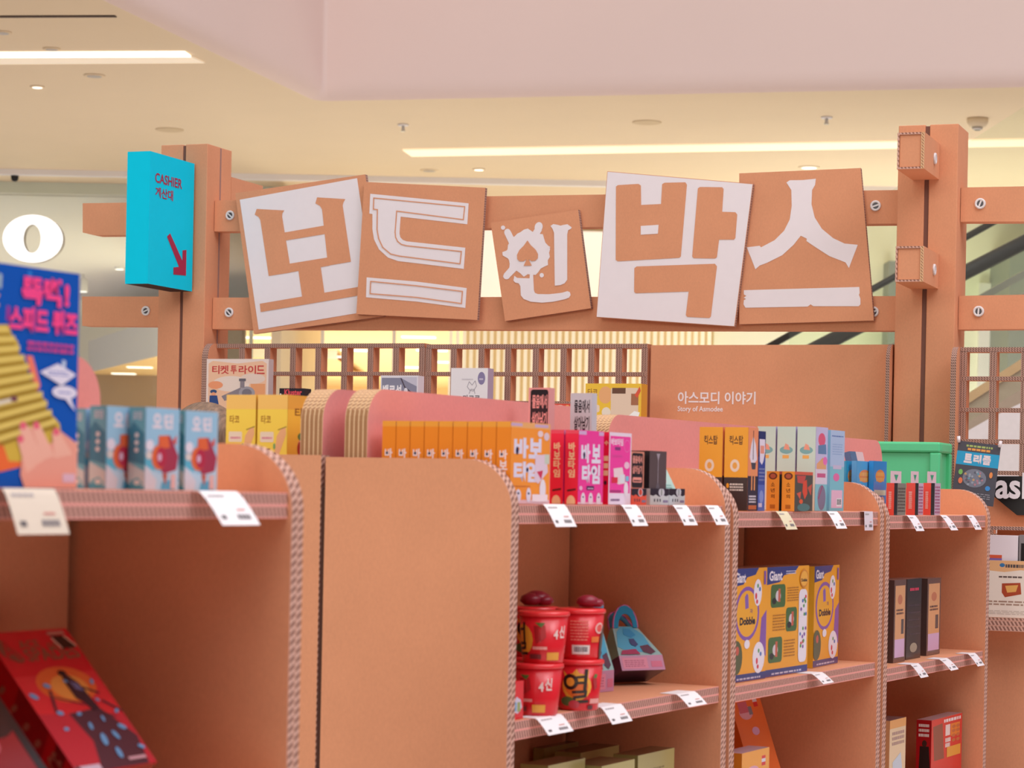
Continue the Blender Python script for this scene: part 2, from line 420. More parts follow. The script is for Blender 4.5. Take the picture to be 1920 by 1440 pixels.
M_GREYC = plain('grey_column', '#8d928c', 0.5, noise=0.02)
structure(MB().box(WORLD, P(1893, 500, 19.5).x, P(1893, 500, 19.5).x + 0.6, 19.5, 20.3, 0, 3.6, M_GREYC).build('wall_column_grey'))
structure(MB().box(WORLD, P(1668, 450, 20).x, P(1686, 450, 20).x, 20.0, 20.3, 0, 3.5, M_GREYC).build('wall_column_dark'))
structure(MB().box(WORLD, P(1850, 450, 20).x, P(1893, 450, 20).x, 20.25, 20.3, 2.3, 3.35, M_WHITE).build('trim_4'))
# glazing mullions of the middle shop
for i, px in enumerate((470, 604, 738)):
    x = P(px, 680, 20.3).x
    structure(MB().box(WORLD, x - 0.015, x + 0.015, 20.28, 20.32, 0, 3.0, M_WHITE).build('window_%d' % (i + 1)))
# slatted screen
mb = MB(); M_SLAT = plain('pale_slat_added_glow', '#fbf0d6', 0.5, noise=0.01, emit=.25)  # slats are no lamps; their emission is added to lift the screen's brightness
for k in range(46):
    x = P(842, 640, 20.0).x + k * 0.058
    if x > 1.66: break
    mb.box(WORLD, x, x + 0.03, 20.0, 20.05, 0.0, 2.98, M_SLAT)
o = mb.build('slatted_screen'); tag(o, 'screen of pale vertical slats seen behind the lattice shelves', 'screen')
# back-lit white panel behind the sign boards
a, b = P(878, 430, 20.9), P(1150, 566, 20.9)
M_LIT = plain('backlit_white', '#fff8ee', 0.5, emit=0.55, noise=0)
root = thing('lightbox', ((a.x + b.x) / 2, 20.95, b.z), 'bright back-lit white panel glowing between the sign boards', 'light panel')
MB().box(WORLD, a.x, b.x, 20.9, 20.905, b.z, a.z, M_LIT).build('diffuser', root)
MB().box(WORLD, a.x - .01, b.x + .01, 20.906, 20.99, b.z - .01, a.z + .01, M_WHITE).build('frame', root)
def glass_mat(name, tint, alpha):
    m = bpy.data.materials.new(name); m.use_nodes = True; t = m.node_tree; t.nodes.clear()
    o = t.nodes.new('ShaderNodeOutputMaterial'); a = t.nodes.new('ShaderNodeBsdfTransparent'); g = t.nodes.new('ShaderNodeBsdfGlossy'); x = t.nodes.new('ShaderNodeMixShader')
    d = t.nodes.new('ShaderNodeBsdfDiffuse'); x2 = t.nodes.new('ShaderNodeMixShader')
    a.inputs[0].default_value = H(tint) + (1,); g.inputs['Roughness'].default_value = 0.05; d.inputs[0].default_value = H(tint) + (1,)
    fr = t.nodes.new('ShaderNodeFresnel'); fr.inputs[0].default_value = 1.12
    x2.inputs[0].default_value = alpha
    t.links.new(a.outputs[0], x2.inputs[1]); t.links.new(d.outputs[0], x2.inputs[2])
    t.links.new(fr.outputs[0], x.inputs[0]); t.links.new(x2.outputs[0], x.inputs[1]); t.links.new(g.outputs[0], x.inputs[2]); t.links.new(x.outputs[0], o.inputs[0])
    return m
M_GLASS = glass_mat('green_tinted_glass', '#fafdf8', 0.02)
# glowing letter of the shop on the left
def ring2(cx, cy, rx, ry, n=40): return [(cx + rx * math.cos(2 * math.pi * k / n), cy + ry * math.sin(2 * math.pi * k / n)) for k in range(n)]
cpt = P(66, 450, 19.4); k_ = 19.4 / FPX
M_GLOW = plain('glowing_acrylic', '#ffffff', 0.4, emit=1.3, noise=0)
M_SIDE = plain('letter_side', '#d8d4d0', 0.5)
root = thing('sign_letter', (cpt.x, 19.4, cpt.z - 45 * k_), 'glowing white letter o above the blue box on the left', 'sign')
FV = Fr(cpt, (1, 0, 0), (0, 0, 1), (0, -1, 0))
out, inn = ring2(0, 0, 56 * k_, 44.5 * k_), ring2(-1 * k_, 0, 16.5 * k_, 27 * k_)
for nm, c0, mat in (('front', 0.10, M_GLOW), ('rim', 0.0, M_SIDE)):
    mb = MB(); N = len(out)
    for i in range(N):
        j = (i + 1) % N
        if nm == 'front':
            mb.face([FV.pt(*out[i], c0), FV.pt(*out[j], c0), FV.pt(*inn[j], c0), FV.pt(*inn[i], c0)], mat)
        else:
            for lp in (out, inn): mb.face([FV.pt(*lp[i], 0), FV.pt(*lp[j], 0), FV.pt(*lp[j], .098), FV.pt(*lp[i], .098)], mat)
            mb.face([FV.pt(*out[i], 0), FV.pt(*out[j], 0), FV.pt(*inn[j], 0), FV.pt(*inn[i], 0)], mat)
    mb.build(nm, root)
structure(MB().box(WORLD, -9, -2.0, 19.41, 19.42, 0, 3.95, M_GLASS).build('window_4'))

# ------------------------------------------------------------------ ceiling fittings
M_LAMP = plain('lamp_diffuser', '#fff4e4', 0.4, emit=1.5, noise=0)
M_LAMP2 = plain('lamp_diffuser_soft', '#ffeaca', 0.4, emit=0.62, noise=0)
M_REVEAL = plain('reveal_painted_glow', '#fff0d8', 0.5, emit=0.25, noise=0)  # emission stands in for the strip's light falling on the recess
def onceil(pts, z=ZC): return [tuple(Pz(x, y, z)[:2]) for x, y in pts]
def strip(label, diff, reveal, dm):
    q = onceil(diff); c = Vector((sum(p[0] for p in q) / len(q), sum(p[1] for p in q) / len(q), ZC))
    root = thing('ceiling_light', c, label, 'ceiling light', None)
    MB().prism(WORLD, q, ZC - 0.012, ZC - 0.001, dm).build('diffuser', root)
    if reveal: MB().prism(WORLD, onceil(reveal), ZC - 0.01, ZC - 0.001, M_REVEAL).build('reveal', root)
strip('long bright ceiling light strip at the upper left', [(-140, 97.5), (346, 95.5), (358, 103.5), (-140, 105.5)], [(-140, 105.5), (358, 103.5), (384, 115.5), (-140, 119)], M_LAMP)
strip('long cream ceiling light strip behind the right post', [(755, 279), (2100, 256), (2140, 268), (772, 291)], None, M_LAMP2)
M_SLOT = plain('black_slot', '#54423a', 0.8)
o = MB().prism(WORLD, onceil([(-140, 29.5), (215, 28.2), (219, 30.8), (-140, 32)]), ZC - .006, ZC - .001, M_SLOT).build('air_slot'); tag(o, 'thin dark air slot in the ceiling at the top left', 'air vent')
def downlight(px, py, r, label, z=ZC, lit=True, grp='small ceiling downlights'):
    p = Pz(px, py, z)
    root = thing('downlight', (p.x, p.y, z - .008), label, 'downlight', grp)
    MB().lathe((p.x, p.y, z - .008), [(r * .8, 0.0), (r, .002), (r * 1.05, .007)], M_CEIL, n=20).build('ring', root)
    MB().lathe((p.x, p.y, z - .0105), [(r * .7, 0), (r * .7, .0025)], M_LAMP if lit else M_METAL, n=16).build('lamp', root)
downlight(70, 162, .045, 'small bright downlight below the left light strip')
downlight(177, 141, .065, 'round silver downlight below the end of the left light strip', lit=False)
downlight(97, 91, .05, 'downlight just above the left light strip', lit=False)
downlight(5, 60, .05, 'downlight at the left picture edge between slot and strip', lit=False)
downlight(162, 324, .07, 'downlight above the left stub of the top crossbeam', lit=False)
downlight(805, 319, .07, 'downlight above the second sign board', lit=False)
downlight(898, 317, .05, 'downlight above the gap beside the second sign board')
downlight(1517, 313, .08, 'greenish downlight just above the last sign board')
M_DISC = plain('speaker_grille', '#dcc6a2', 0.8)
def disc(px, py, r, label, name='ceiling_speaker', cat='ceiling speaker'):
    p = Pz(px, py, ZC); o = MB().lathe((p.x, p.y, ZC - .012), [(r * .95, 0.006), (r, .008), (r, .0115)], M_DISC, n=28).build(name); tag(o, label, cat, 'round ceiling discs')
disc(318, 243, .10, 'flat round disc in the ceiling above the left post')
disc(1213, 229, .10, 'flat round disc in the ceiling above the middle of the sign')
def sprinkler(px, py, label):
    p = Pz(px, py, ZC); root = thing('sprinkler', (p.x, p.y, ZC - .05), label, 'sprinkler', 'ceiling sprinklers')
    MB().lathe((p.x, p.y, ZC - .012), [(.035, 0), (.04, .011)], M_WHITE, n=16).build('plate', root)
    MB().lathe((p.x, p.y, ZC - .05), [(.018, 0), (.012, .01), (.01, .038)], M_METAL, n=12).build('head', root)
sprinkler(756, 233, 'tiny sprinkler in the ceiling left of the right light strip')
sprinkler(1550, 219, 'tiny sprinkler in the ceiling above the right light strip')
def dome(px, py, r, label, z, dark):
    p = Pz(px, py, z); root = thing('security_camera' if dark else 'smoke_detector', (p.x, p.y, z - r * 1.7), label, 'security camera' if dark else 'smoke detector')
    MB().lathe((p.x, p.y, z - r * .8), [(r * .75, 0), (r, r * .4), (r, r * .79)], M_CREAM, n=24).build('housing', root)
    if not dark: MB().lathe((p.x, p.y, z - r * 1.1), [(r * .3, 0), (r * .5, r * .1), (r * .5, r * .29)], M_METAL, n=20).build('sensor', root); MB().lathe((p.x, p.y, z - r * 1.13), [(r * .25, 0), (r * .28, r * .02)], M_BLACK, n=16).build('grille', root); return
    MB().lathe((p.x, p.y, z - r * 1.7), [(r * .1, 0), (r * .4, r * .12), (r * .55, r * .4), (r * .58, r * .88)], M_BLACK, n=20).build('dome', root)
dome(28, 319, .055, 'domed security camera on the ceiling above the glowing letter', ZC, True)
dome(1833, 222, .07, 'ceiling detector with a dark underside above the right post', ZC, False)
# track spots in the left shop and strip lights in the middle shop
def spot(px, py, d, label):
    p = P(px, py, d); root = thing('track_spotlight', (p.x, p.y, p.z), label, 'spotlight', 'spotlights in the left shop')
    MB().lathe((p.x, p.y, p.z), [(.05, 0), (.055, .02), (.05, .14), (.02, .16)], M_WHITE, n=16).build('can', root)
    MB().lathe((p.x, p.y, p.z - .004), [(.046, 0), (.046, .003)], M_GLOW, n=16).build('lamp', root)
    MB().tube([(p.x, p.y, p.z + .15), (p.x, p.y, 3.86)], .01, M_WHITE).build('stem', root)
spot(224, 505, 26, 'white spotlight hanging left of the cashier sign')
spot(156, 547, 27, 'white spotlight hanging above the lower left crossbeam stub')
def ceil_lamp(px, py, z, label, w=.34):
    p = Pz(px, py, z); o = MB().box(WORLD, p.x - w / 2, p.x + w / 2, p.y - .09, p.y + .09, z - .012, z - .002, M_GLOW).build('ceiling_lamp'); tag(o, label, 'ceiling lamp', 'lamps in the shops behind')
for px, py, lb in ((484, 632, 'above the lattice right of the left post'), (785, 631, 'below the second sign board'), (810, 656, 'through the upper lattice left of its double upright'),
                   (668, 656, 'through the fifth upper lattice opening'), (622, 668, 'through the fourth upper lattice opening'), (573, 679, 'through the third upper lattice opening'),
                   (523, 689, 'through the second upper lattice opening'), (826, 678, 'through the opening right of the double upright'), (770, 688, 'through the opening left of the double upright')):
    ceil_lamp(px, py, 3.0, 'small bright ceiling lamp seen ' + lb)
for px, py, lb in ((262, 688, 'right'), (232, 700, 'left')):
    ceil_lamp(px, py, 2.9, 'ceiling lamp under the warm bulkhead, the %s one left of the post' % lb, .3)

# ------------------------------------------------------------------ escalators on the right
M_RAIL = plain('black_handrail', '#35322f', 0.45)
M_STEEL = plain('steel_skirt', '#9a958c', 0.4, metallic=0.5)
def escalator(label, d, p0, p1, rail_r, glass_h, skirt):
    a, b = P(*p0, d), P(*p1, d)
    root = thing('escalator', (a.x, d, a.z - glass_h), label, 'escalator')
    MB().tube([a, b], rail_r, M_RAIL, n=10).build('handrail', root)
    mb = MB()
    for y in (d - .004, d + .004): mb.face([Vector((a.x, y, a.z - rail_r)), Vector((b.x, y, b.z - rail_r)), Vector((b.x, y, b.z - glass_h)), Vector((a.x, y, a.z - glass_h))], M_GLASS)
    mb.build('balustrade', root)
    mb = MB(); F = Fr((0, d + .04, 0), (1, 0, 0), (0, 0, 1), (0, -1, 0))
    mb.prism(F, [(a.x, a.z - glass_h - skirt), (b.x, b.z - glass_h - skirt), (b.x, b.z - glass_h), (a.x, a.z - glass_h)], 0, .12, M_STEEL); mb.build('skirt', root)
escalator('escalator with black handrails rising to the right, the upper one behind the sign', 15.0, (1330, 712), (2000, 340), .022, .42, .05)
escalator('escalator with a wide dark handrail, the lower one behind the right post', 14.0, (1430, 704), (2000, 414), .045, .30, .05)
# nearer green glass side of another escalator flight, with a tan coping and white soffit
d = 11.0
root = thing('glass_balustrade', (P(1750, 700, d).x, d, P(1750, 700, d).z), 'large pale green glass balustrade slanting up behind the right post', 'balustrade')
mb = MB(); q = [P(1480, 478, d), P(2060, 112, d), P(2060, 640, d), P(1480, 1000, d)]
mb.face(q, M_GLASS); mb.face([p + Vector((0, .012, 0)) for p in q], M_GLASS); mb.build('pane', root)
M_COP = plain('tan_coping', '#d3ab80', 0.5); M_BEIGE = plain('beige_cladding', '#b3a08c', 0.6); M_SOFF = plain('white_soffit', '#efe6e6', 0.6)
d = 12.5; F = Fr((0, d, 0), (1, 0, 0), (0, 0, 1), (0, -1, 0))
def xz(px, py): p = P(px, py, d); return (p.x, p.z)
root = thing('stair_flank', (P(1850, 900, d).x, d, .0), 'tan edged flank of a stair flight seen through the right lattice', 'stair')
MB().prism(F, [xz(1700, 812), xz(2050, 585), xz(2050, 603), xz(1700, 830)], 0, .05, M_COP).build('coping', root)
MB().prism(F, [xz(1700, 830), xz(2050, 603), xz(2050, 690), xz(1900, 765), xz(1800, 815), xz(1700, 850)], -.05, .02, M_BEIGE).build('cladding', root)
MB().prism(F, [xz(1700, 850), xz(1800, 815), xz(1850, 787), xz(1900, 762), xz(2050, 690), xz(2050, 1300), xz(1700, 1300)], -.04, .03, M_SOFF).build('soffit', root)

# ================================================================== DISPLAY SHELF UNITS
ANG = math.atan(2294.0 / FPX)
U = Vector((math.sin(ANG), math.cos(ANG), 0)); V = Vector((-math.cos(ANG), math.sin(ANG), 0))
class Gondola:
    # q runs along the row (away from the camera), s from the shelf front to its back
    def __init__(s, O, u=U, v=V): s.O, s.u, s.v = Vector(O), u, v
    def pt(s, q, d, z): return s.O + s.u * q + s.v * d + UP * z
    def q_of(s, px, py, d):
        r = ray(px, py).x; return (r * (s.O.y + d * s.v.y) - s.O.x - d * s.v.x) / (s.u.x - r * s.u.y)
    def s_of(s, px, py, q):
        r = ray(px, py).x; return (r * (s.O.y + q * s.u.y) - s.O.x - q * s.u.x) / (s.v.x - r * s.v.y)
    def z_of(s, px, py, q, d): return EYE + ray(px, py).z * s.pt(q, d, 0).y
    def frame(s): return Fr(s.O, s.u, s.v, UP)
PT = 0.026                    # panel thickness
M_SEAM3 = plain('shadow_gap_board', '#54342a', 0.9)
def shelf_unit(G, q0, q1, label, ztop, zfin, zhead, zmids, grp='cardboard display shelf units'):
    w = q1 - q0; D = 0.346
    root = thing('display_shelf_unit', G.pt((q0 + q1) / 2, D / 2, 0), label, 'display shelf', grp)
    R = 0.075
    prof = [(0.0, 0.0), (D, 0.0), (D, zfin)] + [(R * 1.12 - R * 1.12 * math.sin(math.radians(t)), zfin - R * 1.05 + R * 1.05 * math.cos(math.radians(t))) for t in range(0, 91, 9)]
    for qq in (q0, q1 - PT):
        F = Fr(G.pt(qq, 0, 0), G.v, UP, G.u)
        MB().prism(F, prof, 0, PT, M_CARD, M_EDGE).build('side_panel', root)
    F = Fr(G.pt(q0, 0, 0), G.u, G.v, UP)
    MB().box(F, PT + .002, w - PT - .012, D - .022, D - .008, 0, ztop - .032, M_CARD).build('back_panel', root)
    for z in [ztop] + list(zmids):
        MB().box(F, PT, w - PT, .006, D - .008 if z == ztop else D - .024, z - .031, z, M_CARD, emats={'b0': M_EDGE_SHELF}).build('shelf', root)
    MB().box(F, PT, w - PT, .02, .035, 0, .08, M_CARD).build('plinth', root)
    MB().box(F, w - PT - .0125, w - PT, D - .0075, D - .003, 0, ztop - .033, M_DARK).build('seam', root)
    MB().box(F, .003, w - .003, D + .0002, D + .0042, .0, ztop + .02, M_SEAM3).build('gap_shade_board', root)  # dark board in the rear gap, the gap's shade put into its colour
    # tall header board with rounded top corners
    R2 = .055; W0, W1 = .03, w - .03
    poly = [(W0, ztop), (W1, ztop)] + [(W1 - R2 + R2 * math.cos(math.radians(t)), zhead - R2 + R2 * math.sin(math.radians(t))) for t in range(0, 91, 10)] \
        + [(W0 + R2 - R2 * math.sin(math.radians(t)), zhead - R2 + R2 * math.cos(math.radians(t))) for t in range(0, 91, 10)]
    F2 = Fr(G.pt(q0, .3288, 0), G.u, UP, -G.v)
    MB().prism(F2, poly, 0.0, .0433, M_PINK, lambda dx, dy: M_EDGE_PLY if abs(dy) > abs(dx) * 3 else M_EDGE_HEAD).build('header_board', root)
    return root
M_EDGE_HEAD = flute_mat('corrugated_edge_header', '#a8795c', '#e2bd95', '#d9ae84', 0.0087, 0.0075)
GA = Gondola((-.0003, 3.7, 0))
GB = Gondola((-.252, 2.842, 0))
WA = .918
shelf_unit(GA, 0, WA - .008, 'cardboard shelf unit in the middle, its tall plain left side facing the viewer', 1.474, 1.545, 1.660, (1.129, .785, .44))
shelf_unit(GA, WA + .008, 2 * WA - .008, 'cardboard shelf unit holding three big orange and navy boxes', 1.463, 1.529, 1.652, (1.123, .78, .44))
shelf_unit(GA, 2 * WA + .008, 2.686, 'narrower cardboard shelf unit at the right end of the row', 1.454, 1.520, 1.644, (1.104, .77, .44))
GAB = Gondola(GA.pt(2.686, .701, 0), -U, -V)
for (qa, qb, lb) in ((2.686 - WA, 2.686, 'cardboard shelf unit backing the middle one, facing away, yellow boxes on its top'),
                     (2.686 - 2 * WA, 2.686 - WA, 'cardboard shelf unit facing away behind the unit with the orange and navy boxes'),
                     (0, 2.686 - 2 * WA, 'narrow cardboard shelf unit facing away behind the right end unit')):
    i = 0 if qa > 1.7 else (1 if qa > .5 else 2)
    shelf_unit(GAB, qa + (.008 if qa > 0 else 0), qb - (.008 if qb < 2.68 else 0), lb, 1.474 - .01 * i, 1.548 - .012 * i, 1.660 - .008 * i, (1.129, .785, .44))
shelf_unit(GB, -WA, 0, 'nearest cardboard shelf unit at the left with the blue boxes on top', 1.489, 1.5475, 1.653, (1.141, .79, .44))

# ------------------------------------------------------------------ price tags folded over the shelf edges
def price_tag(G, px, py, z, w, label, col='#fbf6f6', out=.024, drop=.036, back=.016, twist=0.0, grp='price tags on the shelf edges'):
    q = G.q_of(px, py, 0.0)
    mb = MB(); zz = z + .0008
    F0 = [G.pt(q, back, zz), G.pt(q, -.004, zz), G.pt(q + w, -.004, zz), G.pt(q + w, back, zz)]
    mb.face(F0, M_PRINT, H(col))
    mids = []
    N = 5
    for k in range(N + 1):
        t = k / N; o = -.004 - out * (t ** 1.0); zk = zz - drop * (t ** 1.25)
        mids.append((G.pt(q + twist * t, o, zk), G.pt(q + w + twist * t, o - .3 * abs(twist) * t, zk)))
    for (A, B), (C, D_) in zip(mids, mids[1:]): mb.face([A, C, D_, B], M_PRINT, H(col))
    A0, B0 = mids[0]; A1, B1 = mids[-1]
    nrm = ((B0 - A0).cross(A1 - A0)).normalized()
    if nrm.dot(-G.v) < 0: nrm = -nrm
    def at(x, y):
        i = min(int(y * N), N - 1); t = y * N - i
        l = mids[i][0].lerp(mids[i + 1][0], t); r = mids[i][1].lerp(mids[i + 1][1], t); return l.lerp(r, x) + nrm * .0006
    def bar(x0, y0, x1, y1, c): mb.face([at(x0, y1), at(x1, y1), at(x1, y0), at(x0, y0)], M_PRINT, H(c))
    for k in range(4): bar(.1 + .11 * k, .17, .19 + .11 * k, .25, '#b5acac')
    bar(.6, .6, .82, .64, '#d98f84'); bar(.1, .76, .22, .86, '#6d6668')
    for k in range(4): bar(.52 + .09 * k, .74, .59 + .09 * k, .86, '#8a8284')
    o = mb.build('price_tag', loc=G.pt(q + w / 2, -.004, zz)); return tag(o, label, 'price tag', grp)
T1, T2, T3, T4 = 1.489, 1.474, 1.463, 1.454
price_tag(GB, -2, 918, T1, .082, 'cream price tag under the tall blue box', '#e6d6c3', out=.021, drop=.046)
price_tag(GB, 366, 928, T1, .076, 'white price tag at the right end of the nearest top shelf', out=.034, drop=.038)
for px, py, z, w, lb, c, G in (
    (1014, 946, T2, .077, 'white price tag under the orange box and the first pink box', '#fbf6f6', GA),
    (1160, 950, T2, .064, 'white price tag below the pink box at the right of its row', '#fbf6f6', GA),
    (1257, 952, T2, .063, 'white price tag under the grey trays on the middle top shelf', '#fbf6f6', GA),
    (1318, 953, T2, .062, 'white price tag at the bare right end of the middle top shelf', '#fbf6f6', GA),
    (1451, 957, T3, .062, 'cream price tag under the two small orange boxes', '#eadcb8', GA),
    (1546, 960, T3, .066, 'white price tag under the pale blue boxes', '#fbf6f6', GA),
    (1697, 965, T4, .062, 'white price tag under the red spined packs', '#f3ebee', GA),
    (1760, 966, T4, .048, 'crumpled white price tag, middle one on the end unit\'s top shelf', '#f3ebee', GA),
    (1809, 967, T4, .056, 'white price tag nearest the end of the end unit\'s top shelf', '#f3ebee', GA)):
    price_tag(G, px, py, z, w, lb, c, twist=.012 if 'crumpled' in lb else 0)
price_tag(GA, 1617, 962, T3, .058, 'straight lilac white price tag at the bare end of the second unit\'s top shelf', '#e9dbe4', out=.002, drop=.042)
M2, M3, M4 = 1.129, 1.123, 1.104
price_tag(GA, 1000, 1343, M2, .092, 'white price tag under the left red cups on the middle shelf', out=.024, drop=.026, back=.03)
price_tag(GA, 1122, 1326, M2, .082, 'white price tag on the middle shelf below the teal carton', out=.023, drop=.028, back=.03)
price_tag(GA, 1264, 1303, M2, .085, 'white price tag at the empty right part of the middle shelf', out=.026, drop=.022, back=.03)
price_tag(GA, 1518, 1272, M3, .064, 'curled white price tag under the big orange and navy boxes', '#f3ecec', out=.027, drop=.02, back=.03)
price_tag(GA, 1704, 1246, M4, .06, 'narrow white price tag, left one under the clear cases', '#f0e8ea', out=.026, drop=.03, back=.03)
price_tag(GA, 1758, 1237, M4, .064, 'narrow white price tag, middle one under the clear cases', '#f0e8ea', out=.03, drop=.026, back=.03)
price_tag(GA, 1812, 1228, M4, .06, 'narrow white price tag, right one under the clear cases', '#f0e8ea', out=.026, drop=.03, back=.03)

# ================================================================== SIGN FRAME WITH POSTS, BEAMS, BOARDS
Lp, Rp = P(341, 600, 7.87), P(1736, 600, 7.0)
e_ = Vector((Rp.x - Lp.x, Rp.y - Lp.y, 0)).normalized(); n_ = Vector((e_.y, -e_.x, 0))
FC = Fr((Lp.x, Lp.y, 0), e_, UP, n_)
def C(px, py, off=0.0):
    r = ray(px, py); o = FC.O + n_ * off
    t = (o - EYEV).dot(n_) / r.dot(n_); p = EYEV + r * t - o
    return (p.dot(e_), p.z + EYE - 0 if False else (EYEV + r * t).z)
def Cs(pts, off=0.0): return [C(x, y, off) for x, y in pts]
M_WOODY = M_CARD
M_SEAM = plain('brown_core', '#7a5347', 0.9); M_SEAM2 = plain('grey_seam', '#a07c76', 0.9)
def post(label, xl, xr, g0, g1, ytop, ymid):
    a0, a1 = C(xl, ymid)[0], C(xr, ymid)[0]; b0, b1 = C(g0, ymid)[0], C(g1, ymid)[0]
    zt = C((xl + xr) / 2, ytop)[1]; D = a1 - a0
    root = thing('post', FC.pt((a0 + a1) / 2, 0, -D / 2), label, 'post', 'cardboard sign posts')
    for p0, p1 in ((a0, b0), (b1, a1)): MB().box(FC, p0, p1, 0, zt, -D, 0, M_CARD).build('column_half', root, bevel=.002)
    MB().box(FC, b0, b1, 0, zt - .004, -D + .01, -.004, M_SEAM).build('core_board', root)
    d0 = -D * .53
    if xl < 1000: MB().box(FC, a1, a1 + .0012, 0, zt - .003, d0 - .005, d0 + .003, M_SEAM2).build('side_seam', root)
    return a0, a1, D
pl = post('left cardboard post carrying the cyan cashier sign', 298, 385, 338.5, 344, 271, 500)
pr = post('right cardboard post with two beam ends sticking out of its front', 1680, 1792, 1730, 1738.5, 234, 500)
RB = -.055           # front plane of the crossbeams
bolt_m = plain('bolt_white', '#e6e1e2', 0.4); bolt_d = plain('bolt_dark', '#4c4a4e', 0.4)
def bolt(parent, F, a, z, off, r, rot):
    mb = MB(); cen = F.pt(a, z, off)
    mb.lathe(cen, [(r, 0), (r, .004), (r * .9, .006), (r * .62, .006), (r * .58, .003)], bolt_m, n=20, axis=F.ez)
    mb.lathe(cen + F.ez * .0035, [(r * .58, 0), (r * .56, .001)], bolt_d, n=16, axis=F.ez)
    c, s = math.cos(rot), math.sin(rot); G = Fr(cen, F.ex * c + F.ey * s, F.ey * c - F.ex * s, F.ez)
    mb.box(G, -r * .6, r * .6, -r * .14, r * .14, .0045, .0056, bolt_m)
    mb.build('bolt', parent)
def beam(label, poly, bolts, dep=.06, lo=-9, hi=9):
    q = [(min(max(a, lo), hi), z) for a, z in Cs(poly, RB)]; root = thing('crossbeam', FC.pt(sum(a for a, z in q) / len(q), min(z for a, z in q), RB - dep / 2), label, 'beam', 'cardboard crossbeams')
    MB().prism(FC, q, RB - dep, RB, M_CARD).build('beam', root)
    for x, y, rot in bolts: bolt(root, FC, *C(x, y, RB), RB, .0165, rot)
beam('upper crossbeam stub left of the left post, behind the cyan sign', [(155, 436), (176, 441), (305, 440), (305, 379), (155, 381)], [], hi=pl[0] - .0005)
beam('lower crossbeam stub left of the left post, with a white bolt', [(154, 611), (305, 612), (305, 556), (154, 556)], [(274, 583, .4)], hi=pl[0] - .0005)
beam('upper crossbeam between the posts, behind the five sign boards', [(398, 434), (1694, 419), (1694, 356), (398, 376)], [(432, 404, -.7), (1642, 386, .3)], lo=pl[1] + .0018, hi=pr[0] - .0005)
beam('lower crossbeam between the posts, under the five sign boards', [(398, 617), (1694, 620), (1694, 555), (398, 558)], [(430, 586, -.8), (1638, 585, .4)], lo=pl[1] + .0018, hi=pr[0] - .0005)
beam('upper crossbeam right of the right post, with a white bolt', [(1784, 416), (1990, 415), (1990, 348), (1784, 352)], [(1838, 382, 1.2)], lo=pr[1] + .0015)
beam('lower crossbeam right of the right post, with a white bolt', [(1778, 618), (1990, 616), (1990, 551), (1778, 555)], [(1835, 584, 1.5)], lo=pr[1] + .0015)
# cross member running back from the left post
q = C(428, 332, -pl[2]); a1 = pl[1]; zt = q[1]; zb = C(428, 378, -pl[2])[1]
o = MB().box(FC, a1 - .05, a1, zb, zt, -pl[2] - .24, -pl[2] - .0006, M_CARD).build('crossbeam'); tag(o, 'short beam running back from the left post above the first sign board', 'beam', 'cardboard crossbeams')
# beam ends sticking out of the right post
def beam_end(label, x0, x1, y0, y1):
    off = .245; a0, z1 = C(x0, y0, off); a1, z0 = C(x1, y1, off)
    root = thing('beam_end', FC.pt((a0 + a1) / 2, z0, off / 2), label, 'beam', 'beam ends on the right post')
    mb = MB(); t = .006
    mb.box(FC, a0, a0 + t, z0, z1, .001, off, M_CARD, emats={'c1': M_EDGE}); mb.box(FC, a1 - t * 1.6, a1, z0, z1, .001, off, M_CARD, emats={'c1': M_EDGE_HEAD})
    mb.box(FC, a0 + t, a1 - t * 1.6, z1 - t, z1, .001, off, M_CARD, emats={'c1': M_EDGE}); mb.box(FC, a0 + t, a1 - t * 1.6, z0, z0 + t, .001, off, M_CARD, emats={'c1': M_EDGE})
    mb.build('sleeve', root)
    MB().box(FC, a0 + t + .001, a1 - t * 1.6 - .001, z0 + t + .001, z1 - t - .001, off - .012, off - .004, M_CARD).build('end_cap', root)
    F = Fr(FC.pt(a1, 0, 0), -n_, UP, e_)
    bolt(root, F, -.085, (z0 + z1) / 2 - .002, 0.0, .017, 1.4)
beam_end('upper beam end sticking out of the right post', 1683, 1732.5, 249, 316)
beam_end('lower beam end sticking out of the right post', 1679.5, 1731, 462, 528)

